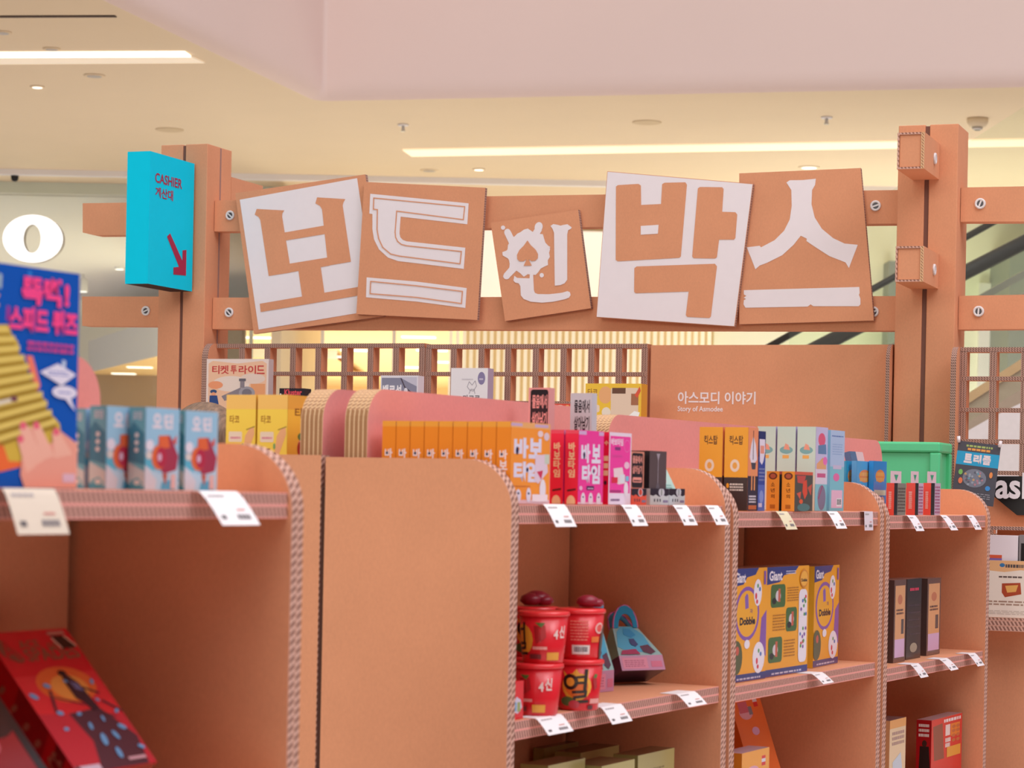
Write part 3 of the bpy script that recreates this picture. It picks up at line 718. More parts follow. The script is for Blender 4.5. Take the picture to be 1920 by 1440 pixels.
# the five boards
def board(label, quad, f0, f1, art):
    q = Cs(quad, f1); root = thing('sign_board', FC.pt(sum(a for a, z in q) / 4, min(z for a, z in q), (f0 + f1) / 2), label, 'sign board', 'lettered sign boards')
    MB().prism(FC, q[::-1], f0, f1, M_CARD, M_EDGE_THIN).build('panel', root)
    mb = MB(); c = f1
    for polys, mat in art:
        c += .0008
        for p in polys:
            c += .00006; mb.face([FC.pt(*C(x, y, c), c) for x, y in p], mat)
    mb.build('lettering', root)
def Z(ox, oy, sc, pts): return [(ox + x / sc, oy + y / sc) for x, y in pts]
z1 = lambda *p: Z(440, 320, 4.0, p)
z3 = lambda *p: Z(910, 320, 3.7647, p)
z5 = lambda *p: Z(1240, 220, 2.8235, p)
BK, FT = (-.0475, -.030), (-.0272, -.0105)
board('first sign board from the left, white with a brown block syllable, tilted', [(441, 362), (685, 327), (720, 593), (476, 626)], *BK, [
    ([[(449.5, 374.5), (669.5, 334), (706, 581), (485, 618)]], M_VINYL),
    ([z1((150, 330), (165, 287), (372, 298), (358, 320), (356, 345), (412, 690), (415, 765), (255, 790), (192, 370), (180, 348)),
      z1((605, 245), (618, 200), (830, 213), (815, 240), (810, 262), (872, 683), (700, 712), (655, 290), (640, 265)),
      z1((366, 465), (668, 412), (678, 475), (376, 525)), z1((395, 700), (702, 650), (712, 712), (405, 765)),
      z1((478, 750), (645, 720), (674, 925), (507, 955)), z1((188, 998), (960, 866), (966, 930), (195, 1060))], M_CARD)])
inl = [(1043, 205), (1725, 270), (1715, 367), (1215, 303), (1203, 460), (1207, 500), (1222, 530), (1250, 553), (1290, 563), (1700, 606), (1690, 698), (1235, 640), (1170, 625), (1110, 575), (1080, 510), (1067, 440), (1070, 292), (1040, 288)]
def stroke(pts, w):
    out = []
    for (x0, y0), (x1, y1) in zip(pts, pts[1:] + pts[:1]):
        L = math.hypot(x1 - x0, y1 - y0); nx, ny = -(y1 - y0) / L * w / 2, (x1 - x0) / L * w / 2; ex, ey = (x1 - x0) / L * w / 2, (y1 - y0) / L * w / 2
        out.append(z1((x0 + nx - ex, y0 + ny - ey), (x1 + nx + ex, y1 + ny + ey), (x1 - nx + ex, y1 - ny + ey), (x0 - nx - ex, y0 - ny - ey)))
    return out
board('second sign board from the left, brown with a white inlined syllable', [(683, 341), (910, 352), (895, 600), (668, 589)], *FT, [
    ([z1((1017, 173), (1755, 245), (1745, 402), (1245, 345), (1236, 470), (1243, 500), (1262, 520), (1290, 530), (1730, 578), (1718, 737), (1225, 678), (1150, 652), (1082, 590), (1045, 515), (1033, 440), (1033, 325), (1010, 322)),
      z1((990, 800), (1365, 832), (1740, 880), (1730, 1030), (1365, 982), (985, 950))], M_VINYL),
    (stroke(inl, 8) + stroke([(1020, 830), (1365, 863), (1708, 905), (1700, 996), (1365, 950), (1015, 922)], 8), M_CARD)])
rad = [150, 158, 150, 165, 148, 140, 150, 160, 150, 145, 165, 150, 145, 150, 172, 148, 142, 150, 160, 145, 150, 148, 160, 145, 150, 150, 160, 165, 150, 140, 150, 165, 150, 142, 150, 160]
spl = [(300 + 1.0 * r * math.cos(2 * math.pi * k / 36), 580 + 1.04 * r * math.sin(2 * math.pi * k / 36)) for k, r in enumerate(rad)]
def blob(cx, cy, rx, ry, rot=0, n=18): return [(cx + rx * math.cos(t) * math.cos(rot) - ry * math.sin(t) * math.sin(rot), cy + rx * math.cos(t) * math.sin(rot) + ry * math.sin(t) * math.cos(rot)) for t in (2 * math.pi * k / n for k in range(n))]
board('small middle sign board, brown with a white splat and a spade in it', [(920, 418), (1084, 393), (1108, 578), (947, 602)], -.05, -.03, [
    ([z3(*spl), z3(*blob(376, 398, 28, 36, .3)), z3((352, 405), (400, 420), (370, 470), (318, 460)), z3(*blob(156, 436, 23, 26)), z3((135, 445), (178, 425), (215, 500), (170, 520)),
      z3(*blob(150, 745, 24, 22)), z3((130, 730), (160, 765), (235, 690), (190, 660)), z3(*blob(125, 402, 15, 15)), z3(*blob(398, 738, 15, 16)), z3((120, 575), (160, 560), (160, 620), (122, 598)), z3((430, 520), (460, 540), (430, 560)),
      z3((460, 390), (480, 377), (510, 382), (530, 388), (555, 382), (580, 378), (610, 400), (605, 410), (585, 420), (578, 450), (578, 770), (560, 795), (530, 808), (490, 812), (485, 440), (475, 412)),
      z3((198, 775), (205, 742), (225, 757), (312, 760), (316, 700), (345, 700), (338, 740), (343, 845), (350, 862), (370, 871), (450, 872), (540, 862), (580, 850), (597, 858), (602, 878), (590, 897), (560, 908), (480, 925), (400, 932), (320, 925), (270, 905), (250, 880), (247, 815), (235, 795), (210, 790))], M_VINYL),
    ([z3((297, 492), (320, 525), (355, 558), (372, 590), (370, 618), (352, 636), (325, 638), (305, 625), (328, 670), (270, 672), (291, 625), (270, 640), (242, 640), (225, 625), (223, 595), (240, 560), (272, 528))], M_CARD)])
board('fourth sign board from the left, white with a heavy brown syllable', [(1138.5, 321), (1412, 344.5), (1377.5, 612.5), (1118, 595)], *FT, [
    ([[(1139.2, 322), (1411, 345.5), (1376.5, 611.5), (1118.8, 594)]], M_VINYL),
    ([z3((922, 112), (935, 102), (1080, 93), (1098, 105), (1100, 242), (1240, 235), (1248, 95), (1265, 85), (1412, 82), (1423, 100), (1380, 605), (1370, 615), (935, 640), (920, 630)),
      z3((1500, 125), (1515, 115), (1672, 117), (1682, 130), (1672, 290), (1765, 293), (1778, 310), (1765, 475), (1755, 487), (1650, 487), (1635, 610), (1622, 620), (1470, 618), (1460, 605)),
      z3((1052, 688), (1068, 676), (1620, 657), (1635, 675), (1592, 1030), (1580, 1040), (1425, 1032), (1415, 1020), (1435, 853), (1062, 865), (1050, 855))], M_CARD),
    ([z3((1097, 390), (1223, 382), (1218, 445), (1097, 452))], M_VINYL)])
board('last sign board on the right, brown with a rough white syllable', [(1386, 325), (1613.5, 315), (1638.5, 601), (1386, 608)], *BK, [
    ([z5((662, 345), (680, 333), (750, 332), (818, 325), (814, 358), (798, 385), (795, 460), (812, 530), (850, 590), (910, 640), (970, 668), (1040, 675), (1015, 740), (993, 798), (975, 768), (890, 735), (820, 690), (768, 655), (770, 642), (738, 627), (700, 675), (640, 730), (560, 770), (520, 785), (498, 805), (475, 745), (452, 688), (520, 680), (528, 688), (600, 650), (650, 600), (680, 540), (690, 470), (688, 385)),
      z5((437, 915), (1048, 898), (1050, 930), (1046, 940), (1054, 960), (1054, 990), (1045, 1000), (805, 1000), (790, 990), (775, 1002), (445, 1008), (435, 990), (437, 968), (448, 962), (436, 955), (450, 945), (437, 938))], M_VINYL)])

# cyan blade sign on the left post
M_CYAN = plain('cyan_paint', '#00d2f2', 0.7, noise=0.01, spec=0.15); M_RED = plain('crimson_print', '#a8204a', 0.5)
of0, of1 = .012, .312
a0, a1 = C(237, 400, of1)[0], C(279.5, 400, of1)[0]; zt, zb = C(258, 284, of1)[1], C(258, 532, of1)[1]
root = thing('blade_sign', FC.pt((a0 + a1) / 2, zb, (of0 + of1) / 2), 'cyan box sign with a red arrow on the left post', 'sign')
MB().box(FC, a0, a1, zb, zt, of0, of1, M_CYAN, emats={'b0': M_DARK}).build('box', root)
FB = Fr(FC.pt(a1, zb, of1), -n_, UP, e_); mb = MB(); W_, H_ = of1 - of0, zt - zb
f = Face(mb, FB, W_, H_, M_RED, .0008)
f.text('CASHIER', .115, .775, .72, .85, '#fff', .02); f.text('계산대', .125, .665, .52, .745, '#fff', .022)
mb.build('lettering', root)
mb = MB(); f = Face(mb, FB, W_, H_, M_RED, .0008)
f.poly([(.40, .385), (.47, .415), (.76, .225), (.76, .305), (.85, .315), (.85, .115), (.56, .105), (.56, .16), (.685, .172)], '#fff')
mb.build('arrow', root)

# lattice shelves and the lettered back board between the posts
def lattice(label, xl, xr, ups, ytop, ymid, ylow, endx=None, LB=-.02):
    zt = C((xl + xr) / 2, ytop, LB)[1]; zm = C((xl + xr) / 2, ymid, LB)[1]; zl = C((xl + xr) / 2, ylow, LB)[1]
    A0, A1 = C(xl, 700, LB)[0], C(xr, 700, LB)[0]; DP = .05; zbot = 1.02
    root = thing('lattice_shelf', FC.pt((A0 + A1) / 2, 0, LB - DP / 2), label, 'shelf', 'open lattice shelves')
    hw = .0105
    for x in ups:
        a = C(x, 700, LB)[0]; MB().box(FC, a - hw, a + hw, zbot, zt - .012, LB - DP, LB, M_CARD, emats={'c1': M_EDGE_THIN}).build('upright', root)
    pitch = zm - zl
    z = zt
    MB().box(FC, A0, A1, zt - .014, zt, LB - DP, LB, M_CARD, emats={'c1': M_EDGE_THIN}).build('crossbar', root)
    z = zm
    while z > zbot + .05:
        MB().box(FC, A0 + .003, A1 - .003, z - .012, z, LB - DP + .002, LB + .001, M_CARD, emats={'c1': M_EDGE_THIN}).build('crossbar', root); z -= pitch
    if endx:
        b0, b1 = C(endx[0], 700, LB)[0], C(endx[1], 700, LB)[0]; R = .05
        poly = [(-DP - .01, zbot), (.06, zbot), (.06, zt - R)] + [(.06 - R + R * math.cos(math.radians(t)), zt - R + R * math.sin(math.radians(t))) for t in range(10, 91, 10)] + [(-DP - .01, zt)]
        F = Fr(FC.pt(b0, 0, LB), n_, UP, e_); MB().prism(F, poly, 0, b1 - b0, M_CARD, M_EDGE_THIN).build('end_panel', root)
    MB().box(FC, A0, A1, 0, zbot, min(LB - .08, -.27), LB + .0, M_CARD).build('base_cabinet', root)
    return zt
lattice('open lattice shelf under the first two sign boards, cartons before it', 406, 795, (453, 500.5, 548.5, 596, 645, 694, 742, 790.5), 644, 697, 748, (394, 405))
lattice('open lattice shelf below the small middle sign board', 798.5, 1213, (803, 850, 902, 952, 1004, 1056, 1108, 1160, 1208), 645, 697.5, 752)
lattice('square paned lattice shelf right of the right post', 1800, 1990, (1806, 1862, 1921), 651, 706, 765, (1789, 1799), LB=.085)
LB = -.02
q = Cs([(1214, 1000), (1668, 1000), (1668, 646), (1214, 644)], LB); root = thing('back_board', FC.pt((q[0][0] + q[1][0]) / 2, 0, LB - .02), 'large cardboard back board with white lettering between lattice and right post', 'board')
MB().box(FC, q[0][0], q[1][0], 0, q[2][1], LB - .03, LB, M_CARD).build('panel', root)
b0, b1 = C(1668, 700, LB)[0], C(1675, 700, LB)[0]; zt = q[2][1]; R = .05
F = Fr(FC.pt(b0, 0, LB), n_, UP, e_)
MB().prism(F, [(-.06, 0), (.06, 0), (.06, zt - R)] + [(.06 - R + R * math.cos(math.radians(t)), zt - R + R * math.sin(math.radians(t))) for t in range(10, 91, 10)] + [(-.06, zt)], 0, b1 - b0, M_CARD, M_EDGE_THIN).build('end_panel', root)
mb = MB(); A0, Z0 = C(1271, 757.5, LB); A1, Z1 = C(1417, 734.5, LB)
f = Face(mb, Fr(FC.pt(A0, Z0, LB), e_, UP, n_), A1 - A0, Z1 - Z0, M_VINYL, .001); f.text('아스모디 이야기', 0, 0, 1, 1, '#fff', .022)
A0, Z0 = C(1270.5, 774, LB); A1, Z1 = C(1355.5, 762, LB)
f = Face(mb, Fr(FC.pt(A0, Z0, LB), e_, UP, n_), A1 - A0, Z1 - Z0, M_VINYL, .001); f.text('Story of Asmodee', 0, 0, 1, 1, '#fff', .02)
mb.build('lettering', root)
# ledge on which the cartons before the lattice stand
ZL = 1.605
a0, a1 = C(400, 800)[0], C(1530, 800)[0]
root = thing('display_ledge', FC.pt((a0 + a1) / 2, 0, .13), 'long cardboard ledge carrying the cartons before the lattice shelves', 'counter')
MB().box(FC, a0, a1, ZL - .03, ZL, -.018, .27, M_CARD, emats={'c1': M_EDGE_THIN}).build('top', root)
MB().box(FC, a0 + .02, a1 - .02, 0, ZL - .03, -.015, .25, M_CARD).build('front', root)

# ================================================================== GOODS
def goods(name, label, cat, G, q0, q1, s0, s1, z0, z1, cu, cv, ct=None, artu=None, artv=None, mat=None, yaw=0.0, group=None, lean=0.0, extra=None):
    """carton aligned with a shelf: 'u' face looks along the row to the left, 'v' face looks out of the shelf"""
    z0 += .0006; mat = mat or M_GLOSS; mb = MB(); O = G.pt(q0, s0, z0 + (s1 - s0) * math.sin(abs(lean)))
    F = Fr(O, G.u, G.v, UP)
    if yaw: F = F.rotz(yaw, G.pt((q0 + q1) / 2, (s0 + s1) / 2, 0))
    if lean:                                       # leans back about its bottom front edge
        R = Matrix.Rotation(lean, 3, G.u); F = Fr(O, G.u, R @ G.v, R @ UP)
    w, d, h = q1 - q0, s1 - s0, z1 - z0
    cu, cv, ct = (H(x) if isinstance(x, str) else x for x in (cu, cv, ct or cu))
    mb.box(F, 0, w, 0, d, 0, h, mat, cols={'a0': cu, 'a1': cu, 'b0': cv, 'b1': cv, 'c1': ct, 'c0': cu})
    if artu: artu(Face(mb, Fr(F.pt(0, d, 0), -F.ey, F.ez, -F.ex), d, h, mat))
    if artv: artv(Face(mb, Fr(F.pt(0, 0, 0), F.ex, F.ez, -F.ey), w, h, mat))
    if extra: extra(mb, F, w, d, h)
    o = mb.build(name, loc=F.pt(w / 2, d / 2, 0)); return tag(o, label, cat, group)
def px_goods(name, label, cat, G, pl, pc, pr, py, ytop, s0, z0, cu, cv, **k):
    q0 = G.q_of(pc, py, s0); q1 = G.q_of(pr, py, s0); s1 = s0 + .03 if pl is None else G.s_of(pl, py, q0)
    z1 = G.z_of(pc, ytop, q0, s0)
    if 'wmax' in k: q1 = min(q1, q0 + k.pop('wmax'))
    if 'dep' in k: s1 = s0 + k.pop('dep')
    return goods(name, label, cat, G, q0, q1, s0, s1, z0, z1, cu, cv, **k), (q0, q1, s0, s1, z0, z1)

# ---- nearest unit: tall blue box, three pale blue boxes
def art_blue(f):
    f.rect(.0, .0, 1, 1, '#0a55b8')
    for x, y, c in ((.25, .92, '#9fb6c6'), (.74, .93, '#d24a7a'), (.52, .95, '#2d7fd6'), (.33, .78, '#a03a9a'), (.86, .56, '#c8d6ea'), (.15, .1, '#e3c060'), (.08, .95, '#2d7fd6')):
        f.poly([(x - .02, y - .03), (x + .015, y - .035), (x + .02, y + .03), (x - .015, y + .035)], c)
    # folded yellow toy, drawn as stacked loops, over an orange wedge
    f.poly([(0, .42), (.05, .4), (.27, .07), (.5, .1), (.56, .16), (.3, .3), (.1, .55), (0, .55)], '#f2713a')
    f.poly([(.5, .6), (.56, .6), (.64, .47), (.6, .42)], '#f4806a')
    f.poly([(0, .71), (.33, .73), (.37, .68), (.42, .66), (.43, .6), (.5, .57), (.52, .5), (.58, .48), (.6, .43), (.68, .41), (.7, .36), (.77, .33), (.83, .3), (.85, .24), (.74, .2), (.6, .18), (.48, .12), (.36, .12), (.3, .2), (.2, .27), (.22, .33), (.14, .36), (.12, .44), (.05, .48), (0, .52)], '#d9b648')
    for k in range(11):
        t = k / 10; y = .69 - .048 * k; x0 = max(-.02, -.02 + .024 * k); x1 = .34 + .044 * k; dy = .02 + .008 * k
        f.line([(x0, y), (x1, y + dy)], .032, '#e7cb6c'); f.line([(x0 + .01, y - .022), (x1 + .005, y + dy - .024)], .016, '#a9852f')
    f.line([(.14, .36), (.4, .4)], .024, '#e3d7c4'); f.rrect(.36, .388, .42, .412, .01, '#7a4a58')
    # hands
    f.poly([(.5, 0), (1, 0), (1, .21), (.82, .27), (.79, .26), (.8, .23), (.72, .2), (.62, .26), (.55, .275), (.52, .25), (.5, .18), (.47, .13), (.46, .06)], '#f0a592')
    for pts in ([(.52, .07), (.43, .21), (.45, .235), (.5, .215), (.6, .1)], [(.58, .1), (.44, .27), (.47, .295), (.53, .28), (.68, .13)], [(.66, .13), (.56, .28), (.58, .295), (.64, .285), (.78, .15)], [(.78, .14), (.75, .255), (.78, .27), (.82, .26), (.95, .16)]):
        f.poly(pts, '#f6b8a4')
    for x, y in ((.455, .222), (.475, .283), (.6, .287), (.79, .262)): f.ell(x, y, .03, .018, '#ee6a80')
    f.rect(.86, .03, .98, .07, '#e3bfd2')
    f.poly([(0, .78), (.09, .8), (.15, .9), (.17, .89), (.15, .83), (.22, .865), (.24, .855), (.18, .81), (.23, .82), (.235, .805), (.17, .785), (.2, .775), (.19, .76), (.08, .745), (0, .735)], '#e2a394')
    # lettering
    f.text('똑딱!', .44, .83, .89, .96, '#ff4d92', .05); f.text('스피드 퀴즈', .33, .70, .975, .82, '#ff4d92', .05)
    f.lines(.5, .625, .94, .675, 2, '#d94a92', 4, .6)
    f.poly([(.62, .53), (.79, .575), (.97, .53), (.83, .475)], '#e9e3f4'); f.lines(.7, .52, .9, .545, 2, '#7b84c8', 2)
    f.ell(.86, .445, .12, .03, '#e9e3f4'); f.poly([(.86, .42), (.93, .38), (.97, .36), (.92, .42)], '#e9e3f4'); f.lines(.8, .44, .92, .455, 1, '#7b84c8', 2)
bq0 = GB.q_of(145.5, 700, .03) - .172
def bl(label):
    q1 = GB.q_of(145.5, 700, .03); z1 = GB.z_of(145, 514, q1, .03)
    return goods('game_box', label, 'board game box', GB, q1 - .172, q1, .03, .085, T1, z1, '#0a4796', '#0a55b8', '#1663c8', artv=art_blue)
bl('tall bright blue box with a yellow folding toy and pink lettering')
def art_teal_u(f):
    f.rect(0, 0, 1, 1, '#6ea7b4'); f.poly([(0, .1), (1, .02), (1, 0), (0, 0)], '#4c93a8')
    f.poly([(0, .72), (.3, .82), (.95, .68), (1, .3), (.6, .32), (0, .35)], '#3f7d92'); f.poly([(0, .33), (1, .22), (1, .05), (0, .08)], '#ccc4bf')
    f.poly([(.1, .1), (.6, .15), (.9, .08), (.5, .02)], '#4f9ba8'); f.ell(.55, .09, .2, .03, '#e0cfc8')
    f.text('오딘', .25, .85, .8, .95, '#e2cfd0', .03)
    for y in (.66, .57, .48): f.ell(.5, y, .12, .03, '#e6d3cf')
def art_teal_v(f):
    f.rect(0, 0, 1, 1, '#9cc4de'); f.poly([(0, .4), (.4, .2), (1, .3), (1, 0), (0, 0)], '#b9d2e4'); f.poly([(0, .3), (0, 0), (.3, 0), (.35, .12)], '#d8cfd8'); f.poly([(.45, .0), (.9, .0), (.75, .13), (.5, .1)], '#5fa9cc')
    f.poly([(.0, .42), (.22, .5), (.3, .22), (0, .3)], '#63b4d0')
    f.text('오', .2, .75, .47, .93, '#ecdde6', .05); f.text('딘', .53, .75, .8, .93, '#ecdde6', .05)
    f.poly([(.38, .66), (.72, .67), (.98, .42), (.92, .25), (.55, .2), (.35, .3)], '#a83a52'); f.poly([(.38, .66), (.66, .67), (.72, .52), (.42, .5)], '#e2683f'); f.poly([(.78, .6), (.92, .68), (.9, .55)], '#d85a52')
    f.ell(.4, .4, .22, .15, '#e0693e'); f.ell(.47, .4, .15, .125, '#b8304a'); f.ell(.42, .4, .06, .05, '#d8b0c8')
    f.poly([(.5, .2), (.66, .2), (.6, .06)], '#c4604a'); f.ell(.12, .54, .12, .07, '#e6dbe8'); f.ell(.1, .42, .09, .05, '#dccfcb'); f.rect(.75, .02, .9, .2, '#e8b8b4')
q_a = GB.q_of(272, 840, .035); q_b = GB.q_of(335.5, 840, .035); dq = q_b - q_a; s_b = GB.s_of(241, 840, q_a)
zt = GB.z_of(272, 763, q_a, .035)
kw = dict(artu=art_teal_u, artv=art_teal_v)
goods('game_box', 'pale blue box with a red machine, middle one of the pale blue three', 'board game box', GB, q_a, q_b, .035, s_b, T1, zt, '#6ea7b4', '#9cc4de', '#cfe0e0', group='pale blue boxes on the nearest shelf', **kw)
goods('game_box', 'pale blue box nearest the bare end of the nearest shelf', 'board game box', GB, q_b + .006, q_b + .006 + dq, .035 - .004, s_b - .008, T1, zt - .001, '#6ea7b4', '#9cc4de', '#cfe0e0', group='pale blue boxes on the nearest shelf', **kw)
q_c = GB.q_of(199, 840, s_b + .004)
q_d = GB.q_of(159, 840, 2 * s_b - .024)
goods('game_box', 'pale blue box standing behind the middle one, left of it', 'board game box', GB, q_c, q_c + dq, s_b + .004, 2 * s_b - .031, T1, zt, '#6ea7b4', '#9cc4de', '#cfe0e0', group='pale blue boxes on the nearest shelf', **kw)
goods('game_box', 'pale blue box at the back, half hidden by the tall blue box', 'board game box', GB, q_d, q_d + dq, 2 * s_b - .024, 3 * s_b - .06, T1, zt - .003, '#6ea7b4', '#9cc4de', '#cfe0e0', group='pale blue boxes on the nearest shelf', **kw)
# red boxes lying back on the nearest unit's lower shelf
MB1 = 1.141
def art_red(f):
    f.rect(0, 0, 1, 1, '#d8182a'); f.poly([(0, .68), (1, .68), (1, .3), (0, .3)], '#e03038'); f.ell(.55, .6, .35, .13, '#ea6a34'); f.ell(.57, .58, .22, .09, '#f09a48')
    f.poly([(0, .42), (1, .36), (1, 0), (0, 0)], '#c8303e'); f.poly([(.35, .4), (.75, .42), (.98, .2), (.9, .0), (.3, .0), (.42, .2)], '#55303c')
    f.text('ACE', .3, .875, .55, .93, '#8c5a42', .02); f.text('OF', .63, .865, .76, .9, '#8c5a42', .02); f.text('SPADES', .3, .78, .95, .87, '#8c5a42', .02)
    f.poly([(.08, .98), (.2, .88), (.27, .8), (.22, .775), (.17, .78), (.05, .83), (.02, .9)], '#8c4a3a'); f.text('A', .06, .8, .24, .94, '#b81a26', .02)
    f.rect(.72, .955, .93, .98, '#c88478'); f.poly([(.74, .95), (.9, .945), (.96, .86), (.78, .85)], '#2c1518'); f.line([(.74, .93), (.78, .86)], .025, '#e7b7a4'); f.line([(.9, .94), (.97, .87)], .025, '#e7b7a4')
    # cloaked figure and flying cards
    f.poly([(.56, .68), (.63, .665), (.7, .6), (.72, .52), (.75, .42), (.66, .4), (.6, .47), (.55, .5), (.54, .6)], '#3a2430'); f.ell(.58, .68, .05, .022, '#2a161c'); f.poly([(.6, .62), (.68, .6), (.7, .54), (.62, .56)], '#6d6a92'); f.line([(.7, .57), (.86, .52)], .02, '#3a2430')
    f.line([(.68, .42), (.86, .34)], .014, '#47303a'); f.line([(.6, .45), (.3, .52)], .012, '#47303a'); f.line([(.3, .56), (.22, .42)], .03, '#5a2f3a'); f.line([(.84, .46), (1, .38)], .03, '#5a2f3a')
    rr = random.Random(5)
    for x, y, a, l in ((.08, .54, -.5, .06), (.25, .41, -.1, .05), (.46, .39, .2, .04), (.2, .3, .1, .04), (.5, .3, 1.2, .05), (.7, .34, 1.4, .04), (.86, .27, -.4, .06), (.72, .22, 1.9, .06), (.55, .2, 1.2, .08), (.62, .1, 1.4, .07), (.93, .12, -.3, .05), (.86, .6, .9, .04), (.99, .52, .4, .05), (.3, .6, -.3, .05), (1.0, .44, 0, .03), (.92, .38, .4, .04), (.55, .62, -.2, .03), (.78, .47, -.5, .03)):
        if x < .98: f.ell(x, y, l * .8, l * .32, '#6fa6d6', 10, a)
    f.rect(.0, .005, .3, .045, '#d9c3d4'); f.ell(.03, .03, .03, .02, '#55303c'); f.rect(.68, .04, .9, .06, '#dba7b0')
def art_red_u(f):
    f.rect(0, 0, 1, 1, '#a30c14'); f.poly([(0, .5), (1, .62), (1, .3), (0, .18)], '#7c0a10'); f.poly([(0, .1), (1, .22), (1, .12), (0, .02)], '#5d080c')
    for y in (.3, .42, .55, .68): f.ell(.5, y, .12, .02, '#8a5a48')
    f.text('ACE', .2, .05, .8, .2, '#8a5a48', .02)
qr0 = GB.q_of(120, 1412, .03); 
goods('game_box', 'red box with a cloaked figure lying back at the lower left', 'board game box', GB, -.305, -.157, .095, .138, MB1, MB1 + .205, '#a30c14', '#d8182a', '#c01420', artu=art_red_u, artv=art_red, lean=-.74, group='red boxes on the nearest shelf')
goods('game_box', 'plain red box edge peeping out behind the cloaked figure box', 'board game box', GB, -.40, -.255, .16, .19, MB1, MB1 + .205, '#a30c14', '#c81624', '#d01a28', lean=-.74, group='red boxes on the nearest shelf')
goods('game_box', 'dark red and black box at the lower left picture corner', 'board game box', GB, -.545, -.41, .035, .075, MB1, MB1 + .14, '#5d080c', '#8a1018', '#c4455a', artv=lambda f: (f.ell(.7, .7, .25, .16, '#2c1518'), f.ell(.45, .5, .2, .12, '#c45a66'), f.rect(.9, 0, 1, 1, '#1a1216')), lean=-.74, group='red boxes on the nearest shelf')

# ---- middle unit, top shelf: orange boxes, pink boxes, trays, upright packs
def art_or_u(f):
    f.rect(0, 0, 1, 1, '#f08a24'); f.rect(0, .93, 1, 1, '#f2a23c')
    f.text('바보타임', .2, .12, .78, .66, '#f6e4e2', .02, 90) if False else [f.text(c, .22, y, .78, y + .115, '#f6e6ea', .03) for c, y in (('바', .54), ('보', .41), ('타', .28), ('임', .15))]
    f.ell(.38, .6, .09, .018, '#2c2a50')
def art_or_v(f):
    f.rect(0, 0, 1, 1, '#fb9a3a'); f.rect(0, .93, 1, 1, '#f0b070'); f.rect(.0, .95, .28, .985, '#cfaed0'); f.rect(.6, .95, .95, .985, '#cfaed0'); f.rect(0, 0, 1, .05, '#e9c4cf')
    for c, x, y in (('바', .08, .56), ('보', .45, .56), ('타', .08, .27), ('임', .38, .27)): f.text(c, x, y, x + .36, y + .25, '#e6def2', .05)
    f.ell(.16, .65, .035, .05, '#2c2850'); f.ell(.42, .42, .03, .03, '#2c2850'); f.lines(.1, .21, .5, .235, 1, '#d0703a', 3)
    f.ell(.74, .87, .07, .04, '#f0d4d8'); f.ell(.9, .84, .07, .05, '#e6ccd8'); f.poly([(.62, .6), (.9, .62), (.95, .4), (.7, .25), (.6, .3)], '#e8cfe0'); f.poly([(.66, .4), (.82, .42), (.78, .3)], '#d43a5c'); f.rect(.86, .5, .98, .62, '#cdd4c4')
    f.ell(.2, .1, .07, .08, '#e6def0'); f.ell(.46, .11, .06, .09, '#e6def0'); f.ell(.82, .18, .08, .13, '#eee2ec'); f.ell(.2, .13, .025, .015, '#2c2850'); f.ell(.46, .13, .025, .015, '#2c2850'); f.rect(.55, .03, .95, .12, '#f3dfe4')
SO = .022
q0 = GA.q_of(957, 860, SO); q1 = GA.q_of(1030.5, 860, SO); sb = GA.s_of(715, 860, q0); zt = GA.z_of(957, 790, q0, SO); step = (sb - SO) / 9
proto = goods('game_box', 'orange box at the front of the orange row, its cover showing', 'board game box', GA, q0, q1, SO, SO + step - .0012, T2, zt, '#ee8420', '#fb9a3a', '#f4ac5c', artu=art_or_u, artv=art_or_v, group='orange boxes in a row')
rowl = ['second', 'third', 'fourth', 'fifth', 'sixth', 'seventh', 'eighth']
for k in range(1, 9):
    lb = 'last orange box at the back of the orange row' if k == 8 else 'orange box standing %s from the front of the orange row' % rowl[k - 1]
    dup(proto, GA.v * (step * k), lb)
def pk_v(f):
    f.rect(0, 0, 1, 1, '#f4409e'); f.rect(.0, .94, .3, .99, '#d8aed8'); f.rect(.8, .94, 1, .99, '#d8aed8'); f.rect(0, 0, 1, .03, '#f1c6dc')
    for c, x, y in (('바', .1, .56), ('보', .52, .56), ('타', .14, .28), ('임', .5, .28)): f.text(c, x, y, x + .36, y + .26, '#ece2f4', .05)
    f.ell(.22, .66, .04, .05, '#2c2850'); f.ell(.6, .45, .03, .03, '#2c2850'); f.rrect(.33, .195, .63, .25, .02, '#5a2f5c'); f.lines(.38, .21, .6, .235, 1, '#e9c9e0', 2)
    for x in (.2, .5, .82): f.ell(x, .06, .09, .1, '#f0e0ee'); f.ell(x, .1, .03, .012, '#2c2850')
    f.ell(.1, .22, .06, .03, '#f6bcdc')
def pk_u(f):
    f.rect(0, 0, 1, 1, '#ea2a4c'); f.rect(0, .95, 1, 1, '#e85068')
    for c, y in (('바', .72), ('보', .6), ('타', .48), ('임', .36)): f.text(c, .25, y, .75, y + .11, '#f2dcae', .03)
    f.poly([(.2, .17), (.85, .19), (.85, .215), (.2, .195)], '#4a2430'); f.ell(.5, .03, .33, .09, '#f0d9b0')
